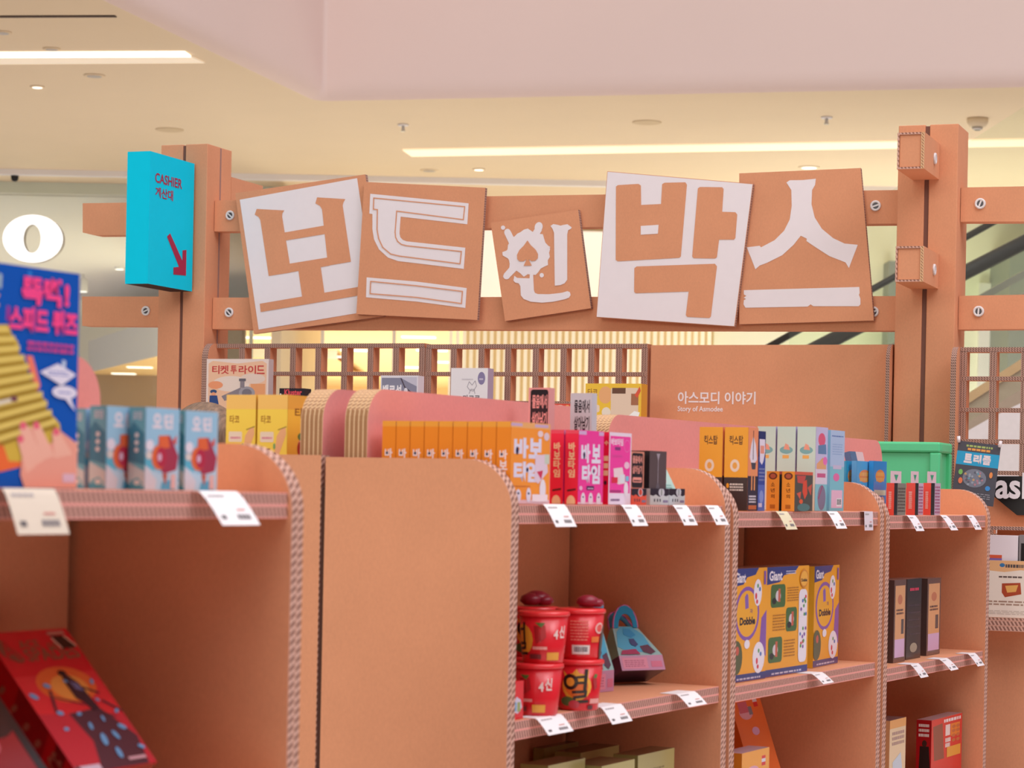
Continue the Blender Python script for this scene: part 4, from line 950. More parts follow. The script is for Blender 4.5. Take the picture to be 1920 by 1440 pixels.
def pkb_v(f):
    f.rect(0, 0, 1, 1, '#f0dcec'); f.rect(.04, .16, .96, .95, '#f645a4'); f.text('바보타임', .08, .82, .62, .92, '#f6e2ee', .03); f.ell(.8, .82, .14, .09, '#f070b4'); f.ell(.8, .82, .12, .075, '#f645a4'); f.rrect(.25, .755, .5, .8, .02, '#8c3a7a')
    f.poly([(.2, .5), (.6, .52), (.75, .3), (.45, .28), (.25, .32)], '#f2d6dc'); f.ell(.8, .55, .12, .05, '#f4c4dc'); f.rect(.12, .3, .4, .38, '#e0304c'); f.rect(.5, .3, .72, .42, '#e6e2ea'); f.rect(.75, .33, .9, .4, '#86c4e0'); f.ell(.78, .22, .1, .1, '#f3e3ee'); f.rect(.05, .17, .55, .2, '#b03a7a'); f.lines(.1, .05, .5, .11, 1, '#8a6a8c', 4); f.lines(.1, .66, .6, .7, 2, '#d060a8', 3, .3)
q0 = GA.q_of(1084.3, 870, .018); q1 = GA.q_of(1131, 870, .018); sb = GA.s_of(1059.5, 870, q0); zt = GA.z_of(1084, 806, q0, .018)
proto = goods('game_box', 'pink box with its cover showing, in front of its red spined twin', 'board game box', GA, q0, q1, .018, sb, T2, zt, '#ea2a4c', '#f4409e', '#f0b0c8', artu=pk_u, artv=pk_v, group='pink boxes on the middle shelf')
dup(proto, GA.v * (sb - .018 + .003) , 'red spined pink box just right of the orange cover')
px_goods('game_box', 'pink box showing its pale framed back, right end of the pink boxes', 'board game box', GA, 1118, 1141.5, 1183, 870, 810, .018, T2, '#e6204a', '#f0dcec', artv=pkb_v, ct='#f0dfe6', artu=lambda f: (f.text('수', .62, .82, .95, .88, '#f2dcae', .03), [f.rect(.6, y, .95, y + .07, '#f2dcae') for y in (.6, .5, .4)], f.ell(.75, .3, .12, .03, '#2c2030')), group='pink boxes on the middle shelf')
# trays with upright packs
def tray_v(c):
    def a(f):
        f.rect(0, 0, 1, 1, c); f.poly([(0, .62), (.15, .55), (.3, .64), (.5, .5), (.7, .6), (.85, .54), (1, .62), (1, 1), (0, 1)], '#2e2230'); f.ell(.6, .78, .16, .26, '#cfc8d4'); f.ell(.6, .78, .12, .2, c); f.line([(.6, .6), (.6, .95)], .03, '#2e2230')
        for x in (.2, .36, .5): f.rect(x, .2, x + .06, .38, '#45404c')
        f.rect(.68, .15, .95, .3, '#8d7f9a')
    return a
def pack_v(bg, fg, body):
    def a(f):
        f.rect(0, 0, 1, 1, body); f.rrect(.08, .3, .92, .97, .1, bg); f.text('물음에서', .14, .77, .86, .92, fg, .03); f.text('살아남기', .14, .57, .86, .73, fg, .03); f.rrect(.16, .4, .84, .5, .05, fg); f.lines(.22, .42, .78, .48, 1, bg, 3)
    return a
rows_ = [(1183.5, 1212, '#ec5a44', 'orange'), (1219, 1254, '#c9c9c9', 'first grey'), (1254.5, 1284, '#c6c9cc', 'second grey')]
for xl, xr, c, nm in rows_:
    q0 = GA.q_of(xl, 920, .02); q1 = GA.q_of(xr, 920, .02); zt = GA.z_of(xl, 916, q0, .02)
    zq = T2 + .0005; F = Fr(GA.pt(q0, .02, zq), U, V, UP); w = q1 - q0; d = .09; h = zt - zq; t = .002
    mb = MB(); cc = H(c)
    mb.box(F, 0, w, 0, t, 0, h, M_GLOSS, cc); mb.box(F, 0, w, d - t, d, 0, h, M_GLOSS, cc); mb.box(F, 0, t, t, d - t, 0, h, M_GLOSS, cc); mb.box(F, w - t, w, t, d - t, 0, h, M_GLOSS, cc); mb.box(F, t, w - t, t, d - t, 0, t, M_GLOSS, cc)
    tray_v(c)(Face(mb, Fr(F.pt(0, 0, 0), U, UP, -V), w, h, M_GLOSS))
    o = mb.build('display_tray', loc=F.pt(w / 2, d / 2, 0)); tag(o, {'orange': 'small orange display tray with a dark wavy rim', 'first grey': 'pale grey display tray under the dark upright pack', 'second grey': 'pale grey display tray with a leaning card, at the right'}[nm], 'display tray', 'display trays on the middle shelf')
    q0 += .004; q1 -= .004
    if nm == 'orange':
        goods('card_pack', 'black and pink card pack standing in the orange tray', 'card pack', GA, q0, q1, .024, .05, T2 + .003, GA.z_of(xl, 846, q0, .02), '#2a2024', '#e88a78', artv=pack_v('#2a2026', '#f09a8c', '#d88a74'), artu=None, ct='#b9b0a8', group='packs in the display trays')
    elif nm == 'first grey':
        goods('card_pack', 'dark brown plastic wrapped pack standing in the grey tray', 'card pack', GA, q0, q1, .024, .075, T2 + .003, GA.z_of(xl, 845, q0, .02), '#2c2426', '#5c4a4c', '#e9dfe0', artv=lambda f: (f.line([(.5, .05), (.5, .93)], .03, '#a79aa4'), f.ell(.5, .3, .1, .09, '#6b5f68'), f.poly([(.4, .95), (.5, .8), (.6, .95)], '#a79aa4')), group='packs in the display trays')
    else:
        goods('card_pack', 'mint coloured card leaning back in the right grey tray', 'card pack', GA, q0, q1, .024, .032, T2 + .003, T2 + .078, '#dfe6e0', '#bcd8cc', artv=lambda f: (f.ell(.4, .6, .2, .1, '#d7b0a8'), f.lines(.2, .3, .8, .5, 3, '#8fb8b0', 3)), lean=-.5, group='packs in the display trays')
def standing(xl, xr, ytop, s0, lab, cu, cv, art):
    q0 = GA.q_of(xr, 800, s0); s1 = GA.s_of(xl, 800, q0); zt = GA.z_of(xr, ytop, q0, s0)
    goods('card_pack', lab, 'card pack', GA, q0, q0 + .022, s0, s1, T2, zt, cu, cv, artu=art, group='tall packs before the pink header board')
def tall(bg, fg, body):
    def a(f):
        f.rect(0, 0, 1, 1, body); f.rrect(.1, .42, .95, .985, .12, bg)
        f.text('물음에서', .18, .82, .9, .94, fg, .03); f.text('살아남기', .18, .66, .9, .79, fg, .03); f.rrect(.15, .51, .9, .585, .04, fg); f.lines(.2, .53, .85, .57, 1, bg, 2)
    return a
standing(990, 1029, 727, .2, 'tall pack with a black label and pink writing behind the orange cover', '#d8b0b0', '#eaa6a4', tall('#241c24', '#f0a09c', '#eaa2a0'))
standing(1069, 1109, 737, .19, 'tall pale grey pack with black writing behind the pink boxes', '#c9c4cc', '#cfcdd6', tall('#cfcdd6', '#2a2832', '#cfcdd6'))

# ---- middle unit, second shelf: red cups, carry cartons
def ground(px, py, z): return Pz(px, py, z)
def cup(px, py, z, h, r0, r1, ang, variant, label, lid=False):
    b = ground(px, py, z) if py else None
    return cup_at(Vector((b.x, b.y, z)), h, r0, r1, ang, variant, label)
def cup_at(b, h, r0, r1, ang, variant, label):
    root = thing('noodle_cup', b, label, 'cup', 'red paper cups stacked on the shelf')
    mb = MB(); red = H('#e0202c')
    mb.lathe(b, [(r0 * .96, 0), (r0, .003), (r1, h * .92)], M_GLOSS, red, n=36)
    f = ConeFace(mb, b + UP * .0, r0, r1, h * .92, ang - 1.35, ang + 1.35, M_GLOSS)
    if variant == 0:
        f.ell(.42, .52, .26, .3, '#f0b03a', 16); f.ell(.42, .52, .2, .24, '#e8742c', 16); f.poly([(.2, .86), (.3, .72), (.42, .9), (.5, .74), (.62, .88), (.6, .6), (.25, .6)], '#f0b03a')
        f.ell(.32, .62, .13, .17, '#2a1c18', 18); f.ell(.32, .62, .07, .095, '#eda23a', 16); f.line([(.575, .88), (.56, .44)], .055, '#2a1c18'); f.line([(.43, .72), (.56, .74)], .04, '#2a1c18'); f.line([(.43, .6), (.56, .61)], .04, '#2a1c18'); f.line([(.36, .4), (.58, .42), (.57, .32), (.39, .29), (.38, .19), (.62, .21)], .045, '#2a1c18'); f.ell(.26, .2, .14, .1, '#4e6a3a', 12); f.ell(.38, .14, .1, .09, '#c43a4a', 12); f.rect(.66, .16, .88, .26, '#f0a6a0'); f.poly([(.68, .74), (.76, .7), (.8, .5), (.73, .45)], '#b01824'); f.poly([(.72, .8), (.78, .78), (.76, .7), (.7, .72)], '#5c7a3a'); f.rect(.62, .03, .72, .12, '#5a2a30')
    elif variant == 1:
        f.rect(.34, .12, .66, .32, '#e9d6cc'); f.barcode(.36, .14, .64, .3); f.lines(.32, .42, .62, .88, 7, '#f08070', 5, .45); f.ell(.84, .68, .1, .12, '#f4c2bc', 14); f.ell(.84, .68, .07, .085, '#e8504c', 14); f.ell(.98, .35, .1, .4, '#3a2420', 14); f.rect(.68, .38, .84, .5, '#e8742c')
    else:
        f.ell(.16, .5, .2, .32, '#f0b03a', 14); f.line([(.19, .84), (.18, .44)], .05, '#2a1c18'); f.line([(.06, .7), (.18, .72)], .04, '#2a1c18'); f.line([(.0, .4), (.2, .42), (.19, .32), (.02, .29), (.02, .19), (.24, .21)], .045, '#2a1c18'); f.poly([(.38, .8), (.46, .78), (.5, .5), (.42, .42)], '#b01824'); f.poly([(.5, .82), (.56, .8), (.58, .56), (.5, .48)], '#c02a30'); f.poly([(.4, .86), (.56, .86), (.5, .76)], '#5c7a3a'); f.text('4', .7, .52, .78, .72, '#f0d8d4', .03); f.text('신', .8, .54, .92, .8, '#f0d8d4', .03); f.rect(.6, .08, .82, .24, '#e8a23a'); f.rect(.3, .1, .5, .2, '#7a2a30'); f.rect(.36, .3, .6, .36, '#f0a09a')
    mb.build('cup_body', root)
    MB().lathe(b + UP * (h * .91), [(r1 * 1.03, 0), (r1 * 1.06, h * .015), (r1 * 1.05, h * .075), (r1 * .98, h * .09), (r1 * .3, h * .092)], M_GLOSS, H('#ea3238'), n=36).build('lid', root)
    return root
camdir = lambda b: math.atan2(-b.y, -b.x)
hC = .085; rC0, rC1 = .0335, .0405
bA = Pz(1084, 1330, M2); bA.z = M2 + .0005
b2 = Pz(1007, 1340, M2); b2.z = M2 + .0005
cup_at(bA, hC, rC0, rC1, camdir(bA) + .12, 0, 'red noodle cup, lower right of the stack, black syllable on a flame')
cup_at(b2, hC, rC0, rC1, camdir(b2) - .5, 2, 'red noodle cup, lower left of the stack beside the panel')
bT = bA + Vector((.001, .004, hC)); cup_at(bT, hC, rC0, rC1, camdir(bT) + .05, 1, 'red noodle cup on top at the right, barcode side showing')
bU = b2 + Vector((.008, .004, hC)); cup_at(bU, hC, rC0, rC1, camdir(bU) - .1, 2, 'red noodle cup on top at the left, chillies showing')
b3 = b2 + GA.v * .06 + GA.u * -.035 ; b3.z = M2 + hC
# back rows of the stack
for k, (dv, dz, lb) in enumerate(((.086, 0, 'red noodle cup in the back row behind the lower right one'), (.086, hC, 'red noodle cup in the back row behind the barcode one'))):
    p = bA + GA.v * dv + UP * dz; cup_at(p, hC, rC0, rC1, camdir(p), 0, lb)
M_FOIL = plain('dark_red_foil', '#8a1c30', 0.35)
def lump(p, rs, label):
    mb = MB()
    for dx, dy, r in rs: mb.lathe(p + Vector((dx, dy, 0)), [(r * .6, 0), (r, r * .35), (r * .85, r * .75), (r * .4, r * .98), (r * .05, r * 1.02)], M_FOIL, n=16)
    o = mb.build('foil_packet', loc=p); tag(o, label, 'packet', 'foil packets on the cups')
pz = bA + GA.v * .086 + UP * (2 * hC + .002); lump(pz, [(-.006, 0, .02), (.016, .004, .017), (.004, .012, .024)], 'crumpled dark red packet lying on the back cups')
pz = bT + UP * (hC + .002); lump(pz + Vector((.012, .008, 0)), [(0, 0, .02), (.014, .002, .014)], 'purplish flat packet lying on the barcode cup')
# red display box at the panel
def art_rb(f): f.poly([(.2, .35), (.5, .6), (.8, .5), (.9, .3), (.6, .15), (.3, .2)], '#d3c6dc'); f.rect(.25, .22, .5, .45, '#6fa8d0'); f.rect(.55, .2, .78, .45, '#9aa56a')
qb0 = GA.q_of(963, 1300, .012)
goods('display_box', 'red display box wedged between the panel and the cups', 'display box', GA, .0295, .078, .012, .035, M2, M2 + .062, '#c81420', '#e0202c', artv=art_rb)
# teal carry cartons with handles
def carry_carton(label, c, w, d, h, yaw, pitch, group):
    Rz = Matrix.Rotation(yaw, 3, 'Z'); Rx = Rz @ Matrix.Rotation(pitch, 3, 'X')
    F = Fr(c, Rx @ Vector((1, 0, 0)), Rx @ Vector((0, 1, 0)), Rx @ UP)
    root = thing('carry_carton', c, label, 'carton', group)
    mb = MB(); b = .3 * h
    cols = {'front': H('#a9c9b8'), 'base': H('#7a4a78')}
    B = [F.pt(x, y, z) for x, y, z in ((0, 0, 0), (w, 0, 0), (w, d, 0), (0, d, 0))]; T = [F.pt(x, y, b) for x, y, z in ((0, 0, 0), (w, 0, 0), (w, d, 0), (0, d, 0))]
    R_ = [F.pt(.22 * w, d / 2 - .004, h), F.pt(.78 * w, d / 2 - .004, h), F.pt(.78 * w, d / 2 + .004, h), F.pt(.22 * w, d / 2 + .004, h)]
    mb.face(B[::-1], M_GLOSS, H('#4a2a48'))
    for i in range(4):
        j = (i + 1) % 4
        mb.face([B[i], B[j], T[j], T[i]], M_GLOSS, H(('#c88aa8', '#9cc8b4', '#6a3a68', '#5c3060')[i])); mb.face([T[i], T[j], R_[j], R_[i]], M_GLOSS, H(('#9fc6c4', '#a9c9b8', '#58b0d0', '#8cc8c0')[i]))
    mb.face(R_, M_GLOSS, H('#2a90c0'))
    ff = Face(mb, Fr(F.pt(0, 0, 0), F.ex, F.ez, -F.ey), w, b, M_GLOSS); ff.rect(.05, .12, .62, .85, '#e08aa0'); ff.lines(.1, .25, .55, .75, 4, '#b8607c', 3); ff.rect(.7, .2, .95, .6, '#d8708c')
    # sloping front: broad abstract patches
    nn = (F.pt(w, 0, b) - F.pt(0, 0, b)).cross(R_[0] - F.pt(0, 0, b)).normalized()
    if nn.dot(F.ey) > 0: nn = -nn
    def sl(x, y, c): return F.pt(0, 0, b) * (1 - y) + R_[0] * y + (F.ex * w) * (x * (1 - .44 * y)) + nn * c
    def patch(pts, col, c): mb.face([sl(x, y, c) for x, y in pts], M_GLOSS, H(col))
    patch([(.02, .3), (.1, .8), (.3, .98), (.75, .98), (.95, .7), (.9, .3), (.7, .1), (.25, .12)], '#5cb6d8', .0006); patch([(.3, .7), (.38, .9), (.62, .9), (.7, .68), (.5, .6)], '#3f9fd0', .0012)
    patch([(.6, .3), (.85, .35), (.9, .1), (.75, .02), (.6, .1)], '#6a4a5c', .0012); patch([(.05, .02), (.5, .02), (.45, .2), (.1, .16)], '#b04a6c', .0018); patch([(.4, .55), (.55, .55), (.58, .35), (.48, .28), (.38, .36)], '#4a5a86', .0018)
    mb.build('body', root)
    for yy, sg in ((d / 2 - .006, -1), (d / 2 + .006, 1)):
        pts = [F.pt(w * (.5 + .28 * math.cos(t)), yy + sg * .012 * math.sin(t), h - .004 + .042 * math.sin(t)) for t in (math.pi * k / 12 for k in range(13))]
        hb = MB()
        for A, B_ in zip(pts, pts[1:]):
            m0 = F.pt(w * .5, yy, h - .004); a2, b2_ = A.lerp(m0, .38), B_.lerp(m0, .38)
            hb.face([A, B_, b2_, a2], M_GLOSS, H('#2f92bc')); off = F.ey * (.002 * sg)
            hb.face([A + off, B_ + off, b2_ + off, a2 + off], M_GLOSS, H('#2f92bc'))
        hb.tube(pts, .0022, M_GLOSS, H('#d878b4'), n=6)
        hb.build('handle', root)
    return root
pc = Pz(1166, 1288, M2)
carry_carton('teal and purple carry carton lying tilted right of the red cups', Vector((pc.x + .0, pc.y, M2 + .0305)), .1, .07, .1, .55, -.42, 'teal carry cartons')
pc = Pz(1122, 1304, M2); 
carry_carton('teal carry carton standing upright behind the red cups', Vector((pc.x - .012, pc.y + .035, M2 + .0006)), .075, .055, .13, .95, 0, 'teal carry cartons')
# olive boxes on the third shelf
M3b = .785
def olv(f): f.rect(0, 0, 1, 1, '#b3a66a'); f.text('ABCDE', 0, 0, .01, .01, '#b3a66a') if False else None; f.rect(.12, .3, .85, .78, '#4a3550'); f.rect(.15, .32, .82, .75, '#d9b8cc'); f.lines(.2, .4, .8, .68, 1, '#5a4a62', 6, .8); f.lines(.3, .86, .72, .89, 1, '#8a7d4c', 2)
def olive(label, xl, xc, xr, yt, s0, py=1420, **k):
    q0 = GA.q_of(xc, py, s0); q1 = GA.q_of(xr, py, s0); s1 = GA.s_of(xl, py, q0); z1 = GA.z_of(xc, yt, q0, s0)
    goods('game_box', label, 'board game box', GA, q0, q1, s0, min(s1, .325), max(z1 - .29, .7855), z1, '#8f8850', '#c2b57a', '#6e5a3c', artv=olv, group='olive boxes on the third shelf', **k)
zq = {}
olive('olive box at the right end of the olive boxes, taller than its neighbours', 1150, 1196, 1264, 1417, .06)
olive('olive box with a purple sticker on its lid, front one', 1062, 1128, 1190, 1437, .03)
olive('olive box behind the stickered one, back right', 1040, 1088, 1160, 1412, .2)
olive('olive box with an orange edge at the left, behind the panel', 976, 1028, 1097, 1436, .06)
olive('olive box at the very back left of the olive boxes', 1000, 1020, 1083, 1403, .29)

# ---- second unit
def yb_u(f):
    f.rect(0, 0, 1, 1, '#f0a838'); f.rect(0, 0, 1, .4, '#3c3638'); f.text('킥스탑', .2, .79, .78, .9, '#4a2f28', .02); f.ell(.45, .54, .2, .075, '#ecd9c8'); f.ell(.45, .54, .1, .04, '#e9a850'); f.ell(.16, .3, .06, .03, '#e9a030'); f.lines(.25, .24, .82, .34, 3, '#d8d2cc', 4, .6)
def yb_v(f):
    f.rect(0, 0, 1, 1, '#f0946a'); f.rect(0, 0, 1, .42, '#3a3040'); f.poly([(.3, .8), (.5, .9), (.75, .8), (.9, .62), (.7, .58), (.3, .58), (.15, .65)], '#e9dbe6'); f.poly([(.3, .58), (.8, .58), (.75, .5), (.4, .5)], '#4a4652'); f.rect(.35, .25, .47, .5, '#ee9a62'); f.rect(.62, .25, .74, .5, '#ee9a62'); f.line([(.5, .62), (.5, .96)], .05, '#3a2f3a'); f.lines(.15, .1, .85, .2, 3, '#e0d4dc', 3, .6); f.rect(.1, .02, .9, .07, '#c86a3c')
for i, (pl, pc, pr, yt, s0, lb) in enumerate(((1358, 1402, 1420.5, 801, .02, 'yellow and black box in front of its twin, figure on its side'), )):
    o, (q0, q1, s0, s1, z0, z1) = px_goods('game_box', lb, 'board game box', GA, pl, pc, pr, 880, yt, s0, T3, '#f0a838', '#f0946a', ct='#f4cf94', artu=yb_u, artv=yb_v, group='yellow and black boxes')
    dup(o, GA.v * (s1 - s0 + .0045), 'yellow and black box at the back, nearest the header board')
def navy_v(f): f.rect(0, 0, 1, 1, '#3c4a9a'); f.rect(0, .68, 1, 1, '#2e3468'); f.poly([(.1, .9), (.9, .9), (.95, .75), (.7, .62), (.5, .58), (.2, .62)], '#e9dcec'); f.rect(.25, .72, .8, .82, '#ec9a86'); f.lines(.1, .38, .9, .56, 4, '#8088b8', 3, .5); f.rect(0, 0, 1, .33, '#5a6ab8'); f.ell(.5, .18, .3, .08, '#8a96d2'); f.rect(.1, .05, .6, .1, '#d7c6dc')
px_goods('game_box', 'narrow navy box between the yellow and the pale teal boxes', 'board game box', GA, 1404, 1421.5, 1434.5, 880, 808, .022, T3, '#2e3468', '#3c4a9a', artv=navy_v, dep=.03)
def pt_u(f):
    f.rect(0, 0, 1, 1, '#c6dcd2'); f.rect(0, 0, 1, .42, '#dedccb'); f.ell(.5, .72, .36, .045, '#7ab0b4'); f.poly([(.35, .73), (.45, .8), (.62, .78), (.7, .72)], '#e8a08a'); f.rect(.3, .62, .65, .66, '#e9b060')
def pt_v(f): f.rect(0, 0, 1, 1, '#cbbfe0'); f.ell(.5, .85, .3, .08, '#e2607e'); f.poly([(.2, .78), (.85, .8), (.9, .68), (.2, .68)], '#6a86ae'); f.poly([(.1, .56), (.6, .64), (.9, .58), (.9, .5), (.1, .5)], '#e8a878'); f.ell(.8, .6, .18, .05, '#ee70b4'); f.rect(0, .3, 1, .5, '#e2d0e0'); f.rect(.15, .4, .85, .45, '#d0608a'); f.rect(0, 0, 1, .32, '#8ac0cc'); f.ell(.55, .16, .34, .15, '#8a7a92'); f.line([(.3, .15), (.6, .3)], .05, '#b03a6a')
def pb_v(f): f.rect(0, 0, 1, 1, '#b4c6e6'); f.rect(0, 0, 1, .55, '#86c4d4'); f.lines(.1, .92, .9, .95, 1, '#5a72b0', 3); f.lines(.15, .7, .85, .85, 5, '#9ab0d8', 5, .4); f.rect(.12, .04, .9, .26, '#eebcd4'); f.barcode(.5, .06, .85, .16); f.ell(.45, .42, .22, .05, '#ea74ac'); f.rect(.2, .52, .8, .57, '#d0c0dc')
o, (q0, q1, s0, s1, z0, z1) = px_goods('game_box', 'pale teal box in front of its row, lilac picture on its side', 'board game box', GA, 1494, 1528.5, 1551, 880, 800, .03, T3, '#c6dcd2', '#cbbfe0', ct='#e6ece6', artu=pt_u, artv=pt_v, group='pale teal boxes')
dup(o, GA.v * (s1 - s0 + .004), 'pale teal box second in its row'); dup(o, GA.v * 2 * (s1 - s0 + .004), 'pale teal box third in its row, behind the navy box')
px_goods('game_box', 'pale blue box with a barcode on its back, right end of the second unit', 'board game box', GA, 1548, 1556, 1582.5, 880, 806, .024, T3, '#7fb4cc', '#b4c6e6', ct='#dfe8ee', artv=pb_v, dep=.04)
def so_u(f): f.rect(0, 0, 1, 1, '#f2a040'); f.ell(.5, .88, .34, .09, '#6a3a30'); f.ell(.5, .88, .22, .06, '#b8604a'); [f.text(c, .35, y, .65, y + .1, '#7a4426', .02) for c, y in (('소', .62), ('년', .47), ('의', .32))]; f.rect(.3, .06, .7, .16, '#b86e2c')
def so_v(f): f.rect(0, 0, 1, 1, '#55504a'); f.rect(0, .92, 1, 1, '#d8604a'); f.poly([(.1, .9), (.6, .9), (.5, .7), (.15, .72)], '#c8504a'); f.poly([(.45, .75), (.65, .8), (.7, .45), (.55, .3), (.42, .5)], '#e2503a'); f.poly([(.1, .45), (.35, .5), (.3, .3)], '#d8604a'); f.poly([(.7, .6), (.95, .7), (.9, .4)], '#c85a4a'); f.ell(.5, .1, .35, .1, '#5a7a7a'); f.ell(.35, .25, .1, .06, '#e8603a')
o, (q0, q1, s0, s1, z0, z1) = px_goods('game_box', 'small orange box with a dark picture on its side, front one', 'board game box', GA, 1466, 1490, 1523.5, 920, 884, .003, T3, '#f2a040', '#55504a', ct='#f6d09a', artu=so_u, artv=so_v, group='small orange boxes') 
dup(o, GA.v * (s1 - s0 + .006), 'small orange box behind its twin, left of it')
# second shelf: big orange and navy boxes
def db_v(back):
    def a(f):
        f.rect(0, 0, 1, 1, '#f2a52e'); f.rect(0, 0, 1, .07, '#3a3f80')
        f.lines(.15, .02, .85, .05, 1, '#c8c4dc', 3)
        f.poly([(0, 1), (.75, 1), (.65, .94), (.4, .92), (.3, .86), (0, .84)], '#3a3f80'); f.text('Giant', .06, .875, .36, .965, '#f0e4ec', .03)
        if not back:
            f.poly([(.85, .55), (1, .62), (1, .2), (.8, .3)], '#8a5aa8'); f.ell(.42, .6, .36, .24, '#8a5aa8', 26); f.ell(.42, .6, .31, .205, '#f0aa34', 26)
            f.text('Dobble', .2, .5, .66, .57, '#241c28', .05); f.text('자', .5, .6, .58, .64, '#6a3a70', .02); f.poly([(.36, .64), (.46, .65), (.44, .76), (.4, .78), (.34, .75)], '#8a62b0')
            for x, y, rx, ry in ((.78, .2, .18, .14), (.72, .78, .12, .12)):
                f.ell(x, y, rx, ry, '#efe4ee'); f.ell(x - .05, y - .03, .03, .03, '#d83a4a'); f.ell(x + .06, y + .03, .03, .02, '#5a78b8'); f.ell(x, y + .06, .025, .02, '#5a9a5a'); f.ell(x - .02, y - .08, .03, .02, '#d83a4a')
            f.ell(.12, .22, .17, .15, '#5a5a3a'); f.ell(.14, .28, .05, .04, '#c85a4a'); f.ell(.42, .33, .08, .04, '#efe4ee'); f.rect(.9, .85, .96, .97, '#8a5aa8')
        else:
            f.lines(.45, .93, .68, .97, 2, '#c8c4dc', 4, .5)
            for (x0, y0, x1, y1) in ((.1, .63, .44, .84), (.46, .4, .72, .62), (.06, .13, .38, .36)):
                f.rrect(x0, y0, x1, y1, .04, '#4c6a3c'); f.ell((x0 + x1) / 2, (y0 + y1) / 2, .06, .05, '#d9cdd4'); f.ell(x0 + .08, y0 + .06, .05, .03, '#2a2a2a'); f.rect((x0 + x1) / 2, y0 + .05, (x0 + x1) / 2 + .05, y1 - .04, '#c8624c')
            f.lines(.48, .68, .75, .82, 6, '#b0742a', 5, .4); f.lines(.15, .42, .44, .58, 6, '#b0742a', 7, .4); f.lines(.42, .17, .68, .34, 6, '#b0742a', 8, .4)
            f.rrect(.76, .1, .96, .78, .06, '#efe4ee')
            rr = random.Random(2)
            for _ in range(18): f.ell(rr.uniform(.79, .93), rr.uniform(.15, .74), .02, .018, rr.choice(('#d83a4a', '#5a78b8', '#5a9a5a', '#8a5aa8')), 8)
            f.ell(.87, .88, .1, .085, '#d88a3a'); f.ell(.87, .88, .085, .07, '#f2b04a'); f.text('Dobble', .8, .85, .94, .88, '#241c28', .05)
    return a
for nm, xl, xr, yt, s0, back, yaw, lb in (('a', 1376, 1434.5, 1067, .03, False, -.03, 'orange and navy box at the left, half hidden by the side panel'), ('b', 1438, 1513, 1064, .03, True, -.02, 'orange and navy box in the middle, showing its back with three photos'), ('c', 1521, 1575, 1062, .055, False, .05, 'orange and navy box at the right with a round purple ringed emblem')):
    q0 = GA.q_of(xl, 1170, s0); q1 = GA.q_of(xr, 1170, s0); zt = GA.z_of(xl, yt, q0, s0)
    goods('game_box', lb, 'board game box', GA, q0, q1, s0, s0 + .07, M3, zt - (.0 if nm != 'a' else .0), '#f0b83a', '#f2a52e', '#8a5a4a', artv=db_v(back), yaw=yaw, group='big orange and navy boxes')
# third shelf: orange boxes
Z3 = .78
def of_(x, c='#f0a03c'):
    def a(f): f.rect(0, 0, 1, 1, c); f.rect(.72, .9, .86, .93, '#d8202c'); f.rect(.72, .865, .86, .9, '#ded4e0'); f.rect(.72, .83, .86, .865, '#d8202c'); f.ell(.4, .8, .22, .05, '#e0a0b4')
    return a
q0 = GA.q_of(1391, 1420, .03); q1 = GA.q_of(1442, 1420, .03); zt = GA.z_of(1391, 1413, q0, .03)
goods('game_box', 'yellow orange box standing at the front of the lower shelf', 'board game box', GA, q0, q1, .03, .075, Z3, zt, '#d88428', '#f0a03c', '#a89aa8', artv=of_(0), group='orange boxes on the lower shelf')
q0 = GA.q_of(1415, 1400, .13); q1 = GA.q_of(1452, 1400, .13)
goods('game_box', 'orange box leaning back behind the yellow orange one', 'board game box', GA, q0, q0 + .17, .10, .14, Z3, Z3 + .305, '#d8601c', '#ea6c2c', '#e0702c', artv=lambda f: (of_(0, '#ea6c2c')(f), f.rect(.2, .8, .5, .88, '#c8607a'), f.rect(.5, .78, .62, .84, '#7a7a8a'), f.ell(.55, .66, .12, .03, '#d8a0c8')), lean=-.33, group='orange boxes on the lower shelf')
q0 = GA.q_of(1372, 1400, .2); goods('game_box', 'red box behind the orange ones at the lower left of the second unit', 'board game box', GA, q0, q0 + .11, .265, .305, Z3, Z3 + .306, '#b81410', '#d82018', lean=-.03, group='orange boxes on the lower shelf')

# ---- right end unit
def cs_v(f): f.rect(0, 0, 1, 1, '#6a4a44'); f.rect(.1, .06, .92, .93, '#e2a474'); f.rect(.1, .06, .92, .28, '#dcb4d8'); f.ell(.5, .76, .2, .06, '#c87a5a'); f.lines(.2, .58, .8, .66, 2, '#5a3a3a', 3, .6); f.rect(.62, .34, .84, .52, '#5a4a4a')
for xl, xr, yt, yb, c, lb, art, s0 in ((1676, 1698, 1088, 1224, '#6a4a44', 'clear case with an orange label, left one beside the panel', cs_v, .045), (1700, 1727, 1086, 1222, '#2e2226', 'dark boxed case between the two orange labelled ones', lambda f: (f.lines(.2, .85, .8, .92, 1, '#d83a5a', 2), f.lines(.1, .3, .9, .75, 5, '#4a3a44', 4, .2), f.ell(.5, .14, .25, .06, '#a89a84')), .055), (1738, 1763, 1085, 1218, '#6a4a44', 'clear case with an orange label and barcode, right one', cs_v, .06)):
    q0 = GA.q_of(xl, 1150, s0); q1 = GA.q_of(xr, 1150, s0); zt = GA.z_of(xl, yt, q0, s0)
    goods('card_case', lb, 'card case', GA, q0, q1, s0, s0 + .05, M4, zt, '#54403c', c, '#8a7470', artv=art, group='cases on the right end unit')
Z4 = .77
def rd_u(f): f.rect(0, 0, 1, 1, '#a8141c'); [f.lines(.15, y, .85, y + .045, 1, '#e8dcd8', k, .9) for k, y in enumerate((.9, .83, .76))]; f.ell(.55, .66, .16, .05, '#3a2420'); f.poly([(.25, .62), (.85, .62), (.95, .3), (.2, .3)], '#241c1c')
